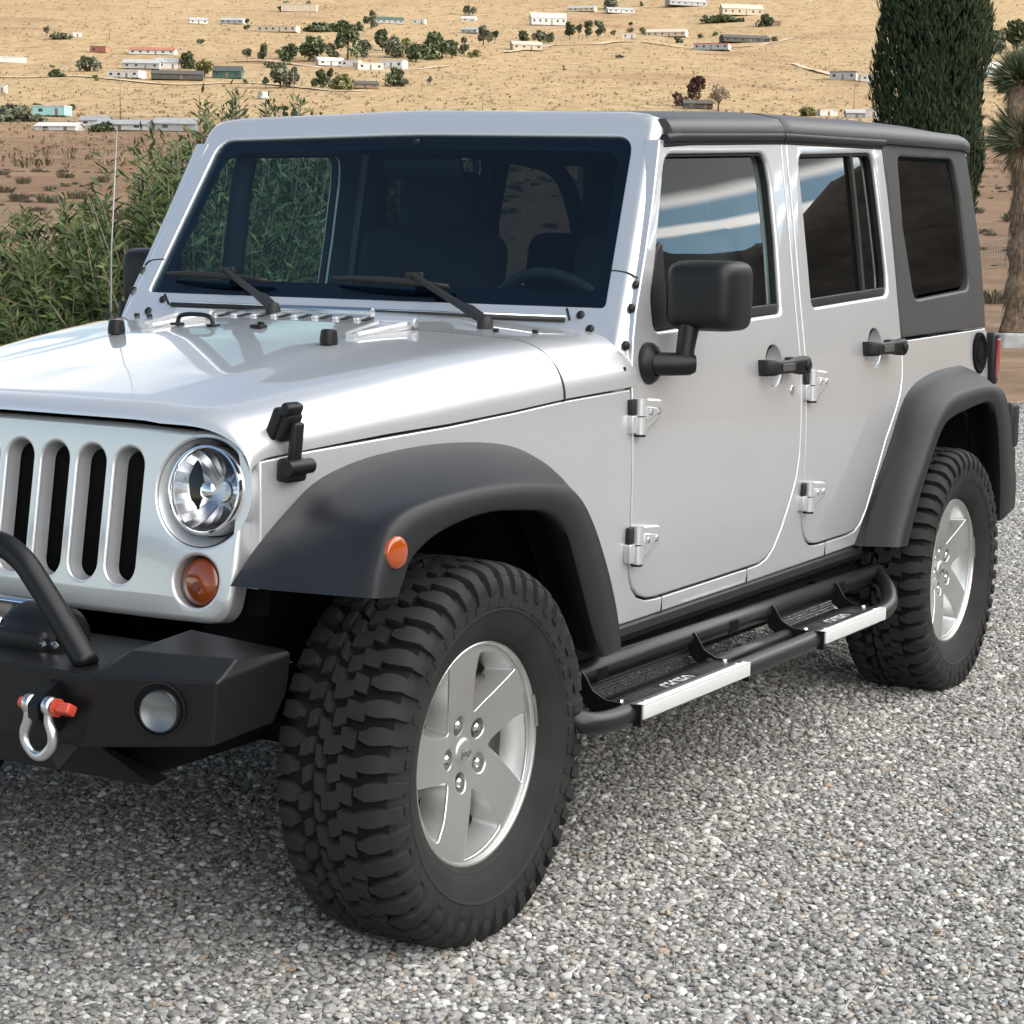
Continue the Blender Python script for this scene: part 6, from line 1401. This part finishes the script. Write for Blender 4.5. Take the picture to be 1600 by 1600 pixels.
def far_house(kind, w, s, wd, ht, st, label, rng):
    x, y = at(w, s); z = ground_z(x, y)-0.1; wc, rc, extra = st.split()
    yaw = math.atan2(SD2.y, SD2.x)+rng.uniform(-0.35, 0.35); dp = min(max(wd*0.55, 2.6), 11); cy_, sy_ = math.cos(yaw), math.sin(yaw)
    fn = lambda a, b, c: Vector((x+cy_*a-sy_*b, y+sy_*a+cy_*b, z+c))         # a across, b towards the hill, c up
    root = empty(kind, (x, y, z)); tag(root, label, kind.replace("_", " "), "buildings on the far slope")
    if kind == "water_tank":
        mb = MB(); mb.lathe([(wd/2, 0), (wd/2, ht*0.9), (0, ht)], (x, y, z), seg=20); mb.build("tank_wall", hm(wc, "wall"), root, sharp=40)
        mb = MB(); mb.box((x, y, z+ht*0.5), (wd*1.02, 0.2, ht)); mb.build("ladder", PANE, root); return
    gable = kind in ("house", "bungalow", "ranch_house", "carport", "large_house", "hall", "cabin", "barn"); wh = ht*(0.58 if gable else 0.9)
    hw, hd = wd/2, dp/2; mb = MB()
    vs = [fn(a, b, c) for c in (0, wh) for a, b in ((-hw, -hd), (hw, -hd), (hw, hd), (-hw, hd))]; fs = [(0, 1, 5, 4), (1, 2, 6, 5), (2, 3, 7, 6), (3, 0, 4, 7)]
    if gable: vs += [fn(-hw, 0, ht*0.97), fn(hw, 0, ht*0.97)]; fs += [(4, 7, 8), (5, 9, 6)]
    else: fs.append((4, 5, 6, 7))
    mb.add(vs, fs); mb.build("wall", hm(wc, "wall"), root)
    o = 0.35; mb = MB()
    if gable:
        q = [fn(-hw-o, -hd-o, wh-0.1), fn(hw+o, -hd-o, wh-0.1), fn(hw+o, 0, ht), fn(-hw-o, 0, ht), fn(hw+o, hd+o, wh-0.1), fn(-hw-o, hd+o, wh-0.1)]
        mb.add(q+[p-Vector((0, 0, 0.22)) for p in q], [(0, 1, 2, 3), (3, 2, 4, 5), (6, 9, 8, 7), (9, 11, 10, 8), (0, 6, 7, 1), (1, 7, 8, 2), (2, 8, 10, 4), (4, 10, 11, 5), (5, 11, 9, 3), (3, 9, 6, 0)])
    else: mb.prism([(-hw-o*0.5, -hd-o*0.5), (hw+o*0.5, -hd-o*0.5), (hw+o*0.5, hd+o*0.5), (-hw-o*0.5, hd+o*0.5)], wh+0.01, ht, lambda a, b, d: fn(a, b, d+0.06*a/hw*0))
    mb.build("roof", hm(rc, "roof"), root)
    if kind in ("ruin", "greenhouse"): return
    n = max(1, min(6, int(wd/4.2)))
    for i in range(n):
        a = -hw+wd*(i+0.5)/n; mb = MB(); ww, hh = min(1.5, wd/n*0.4), wh*0.36; zb = wh*0.40
        if i == n//2: mb.prism([(a-0.5, 0.05), (a+0.5, 0.05), (a+0.5, wh*0.76), (a-0.5, wh*0.76)], -0.03, 0.02, lambda p, q_, d: fn(p, -hd+d, q_)); mb.build("door", hm("n" if wc != "n" else "d", "door"), root)
        else: mb.prism([(a-ww/2, zb), (a+ww/2, zb), (a+ww/2, zb+hh), (a-ww/2, zb+hh)], -0.03, 0.02, lambda p, q_, d: fn(p, -hd+d, q_)); mb.build("window", PANE, root)
rng = random.Random(77)
for row in HOUSES: far_house(*row, rng)
_TONE = [leaf_mat("far_leaf_dark", (0.045, 0.062, 0.030), (0.115, 0.135, 0.065)), leaf_mat("far_leaf_grey", (0.075, 0.085, 0.055), (0.17, 0.175, 0.115)), leaf_mat("far_leaf_yellow", (0.090, 0.100, 0.035), (0.22, 0.205, 0.080)), leaf_mat("far_leaf_brown", (0.045, 0.024, 0.018), (0.11, 0.065, 0.045)), leaf_mat("far_leaf_pale", (0.19, 0.15, 0.10), (0.34, 0.27, 0.185))]
def far_tree(w, s, wd, ht, tone, label, rng):
    wd *= 1.35; ht *= 1.12
    x, y = at(w, s); z = ground_z(x, y)-0.15; px = wd/w*3305; bush = ht < wd*0.72
    root = empty("bush" if bush else "tree", (x, y, z)); tag(root, label, "bush" if bush else "tree", "trees and bushes on the far slope")
    n = int(min(900, max(220, px*ht/w*3305*1.1))); LV = []; LF = []; lobes = []
    for k in range(max(4, int(px/4))):
        u = rng.random()**0.8; a = rng.uniform(0, 2*PI); r = (0.40 if bush else 0.36)*math.sqrt(rng.random())*(1.15-0.75*u); lobes.append((math.cos(a)*r*wd, math.sin(a)*r*wd, ht*((0.14 if bush else 0.20)+(0.58 if bush else 0.66)*u), rng.uniform(0.13, 0.28)*(1.2-0.5*u)))
    for k in range(n):
        lx, ly, lz, lr = lobes[k % len(lobes)]; v = Vector((rng.gauss(0, 1), rng.gauss(0, 1), rng.gauss(0, 1))).normalized()*(rng.random()**0.35); R_ = lr*max(wd, min(ht, wd*1.3))*0.95
        c = Vector((x+lx+v.x*R_, y+ly+v.y*R_, z+lz+v.z*min(R_, ht*0.32))); c.z = max(c.z, z+0.1); q = (0.075 if tone != 4 else 0.04)*max(wd, ht)*rng.uniform(0.6, 1.3)
        e1 = Vector((rng.gauss(0, 1), rng.gauss(0, 1), rng.gauss(0, 1))).normalized(); e2 = e1.cross(Vector((rng.gauss(0, 1), rng.gauss(0, 1), rng.gauss(0, 1)))).normalized(); b = len(LV)
        LV += [c-e1*q, c+e2*q*0.7, c+e1*q, c-e2*q*0.6]; LF.append((b, b+1, b+2, b+3))
    mesh("crown", LV, LF, _TONE[tone], root)
    mb = MB(); r0 = max(0.12, wd*0.035); mb.tube([(x, y, z-0.2), (x+wd*0.02, y, z+ht*0.3), (x, y, z+ht*0.7)], [r0, r0*0.75, r0*0.35], 7)
    if not bush:
        for k in range(3): a = rng.uniform(0, 2*PI); mb.tube([(x+wd*0.02, y, z+ht*0.28), (x+math.cos(a)*wd*0.25, y+math.sin(a)*wd*0.25, z+ht*0.6)], [r0*0.5, r0*0.2], 5)
    mb.build("trunk" if not bush else "stem", BARK, root, smooth=True, recalc=False)
for row in TREES: far_tree(*row, rng)
POLEM = mat("weathered_pole", (0.20, 0.15, 0.11), 0.9)
for w, s, h, label in POLES:
    x, y = at(w, s); z = ground_z(x, y)-0.3; root = empty("utility_pole", (x, y, z)); tag(root, label, "utility pole", "utility poles in the valley")
    mb = MB(); mb.tube([(x, y, z), (x, y, z+h)], [0.19, 0.13], 8); mb.build("pole", POLEM, root, smooth=True)
    mb = MB(); mb.box((x, y, z+h*0.93), (2.4, 0.14, 0.16), Matrix.Rotation(math.atan2(SD2.y, SD2.x)+0.4, 3, 'Z')); mb.build("crossarm", POLEM, root)
def road(pts, n):
    P = catmull([Vector((*at(w, s), 0)) for w, s in pts], 14); rows = []
    for i, p in enumerate(P):
        t = (P[min(i+1, len(P)-1)]-P[max(i-1, 0)]).normalized(); sd = Vector((-t.y, t.x, 0))
        rows.append([Vector((q.x, q.y, ground_z(q.x, q.y)+0.55)) for q in (p-sd*2.6, p-sd*0.9, p+sd*0.9, p+sd*2.6)])
    o = grid_mesh("dirt_road", rows, ROADM); tag(o, "pale dirt road crossing the dry fan between houses", None, kind="structure")
ROADM = mat("pale_dirt_road", (0.40, 0.31, 0.205), 0.95, var=(0.2, 0.12))
for i, r in enumerate(ROADS): road(r, i)
x, y = at(*TURBINE); z = ground_z(x, y); root = empty("wind_turbine", (x, y, z)); tag(root, "small white wind turbine on the slope near the top edge", "wind turbine")
mb = MB(); mb.tube([(x, y, z-0.3), (x, y, z+8.5)], [0.28, 0.16], 10); mb.build("tower", hm("w", "wall"), root, smooth=True)
for k in range(3):
    a = 0.5+k*2*PI/3; d = SD2*math.sin(a)+Vector((0, 0, math.cos(a))); mb = MB(); c = Vector((x, y, z+8.5))-FW2*0.4; mb.prism([(0, -0.22), (3.6, -0.06), (3.6, 0.06), (0, 0.3)], -0.06, 0.06, lambda p, q, e, d=d, c=c: c+d*p+d.cross(FW2)*q+FW2*e); mb.build("blade", hm("w", "wall"), root)
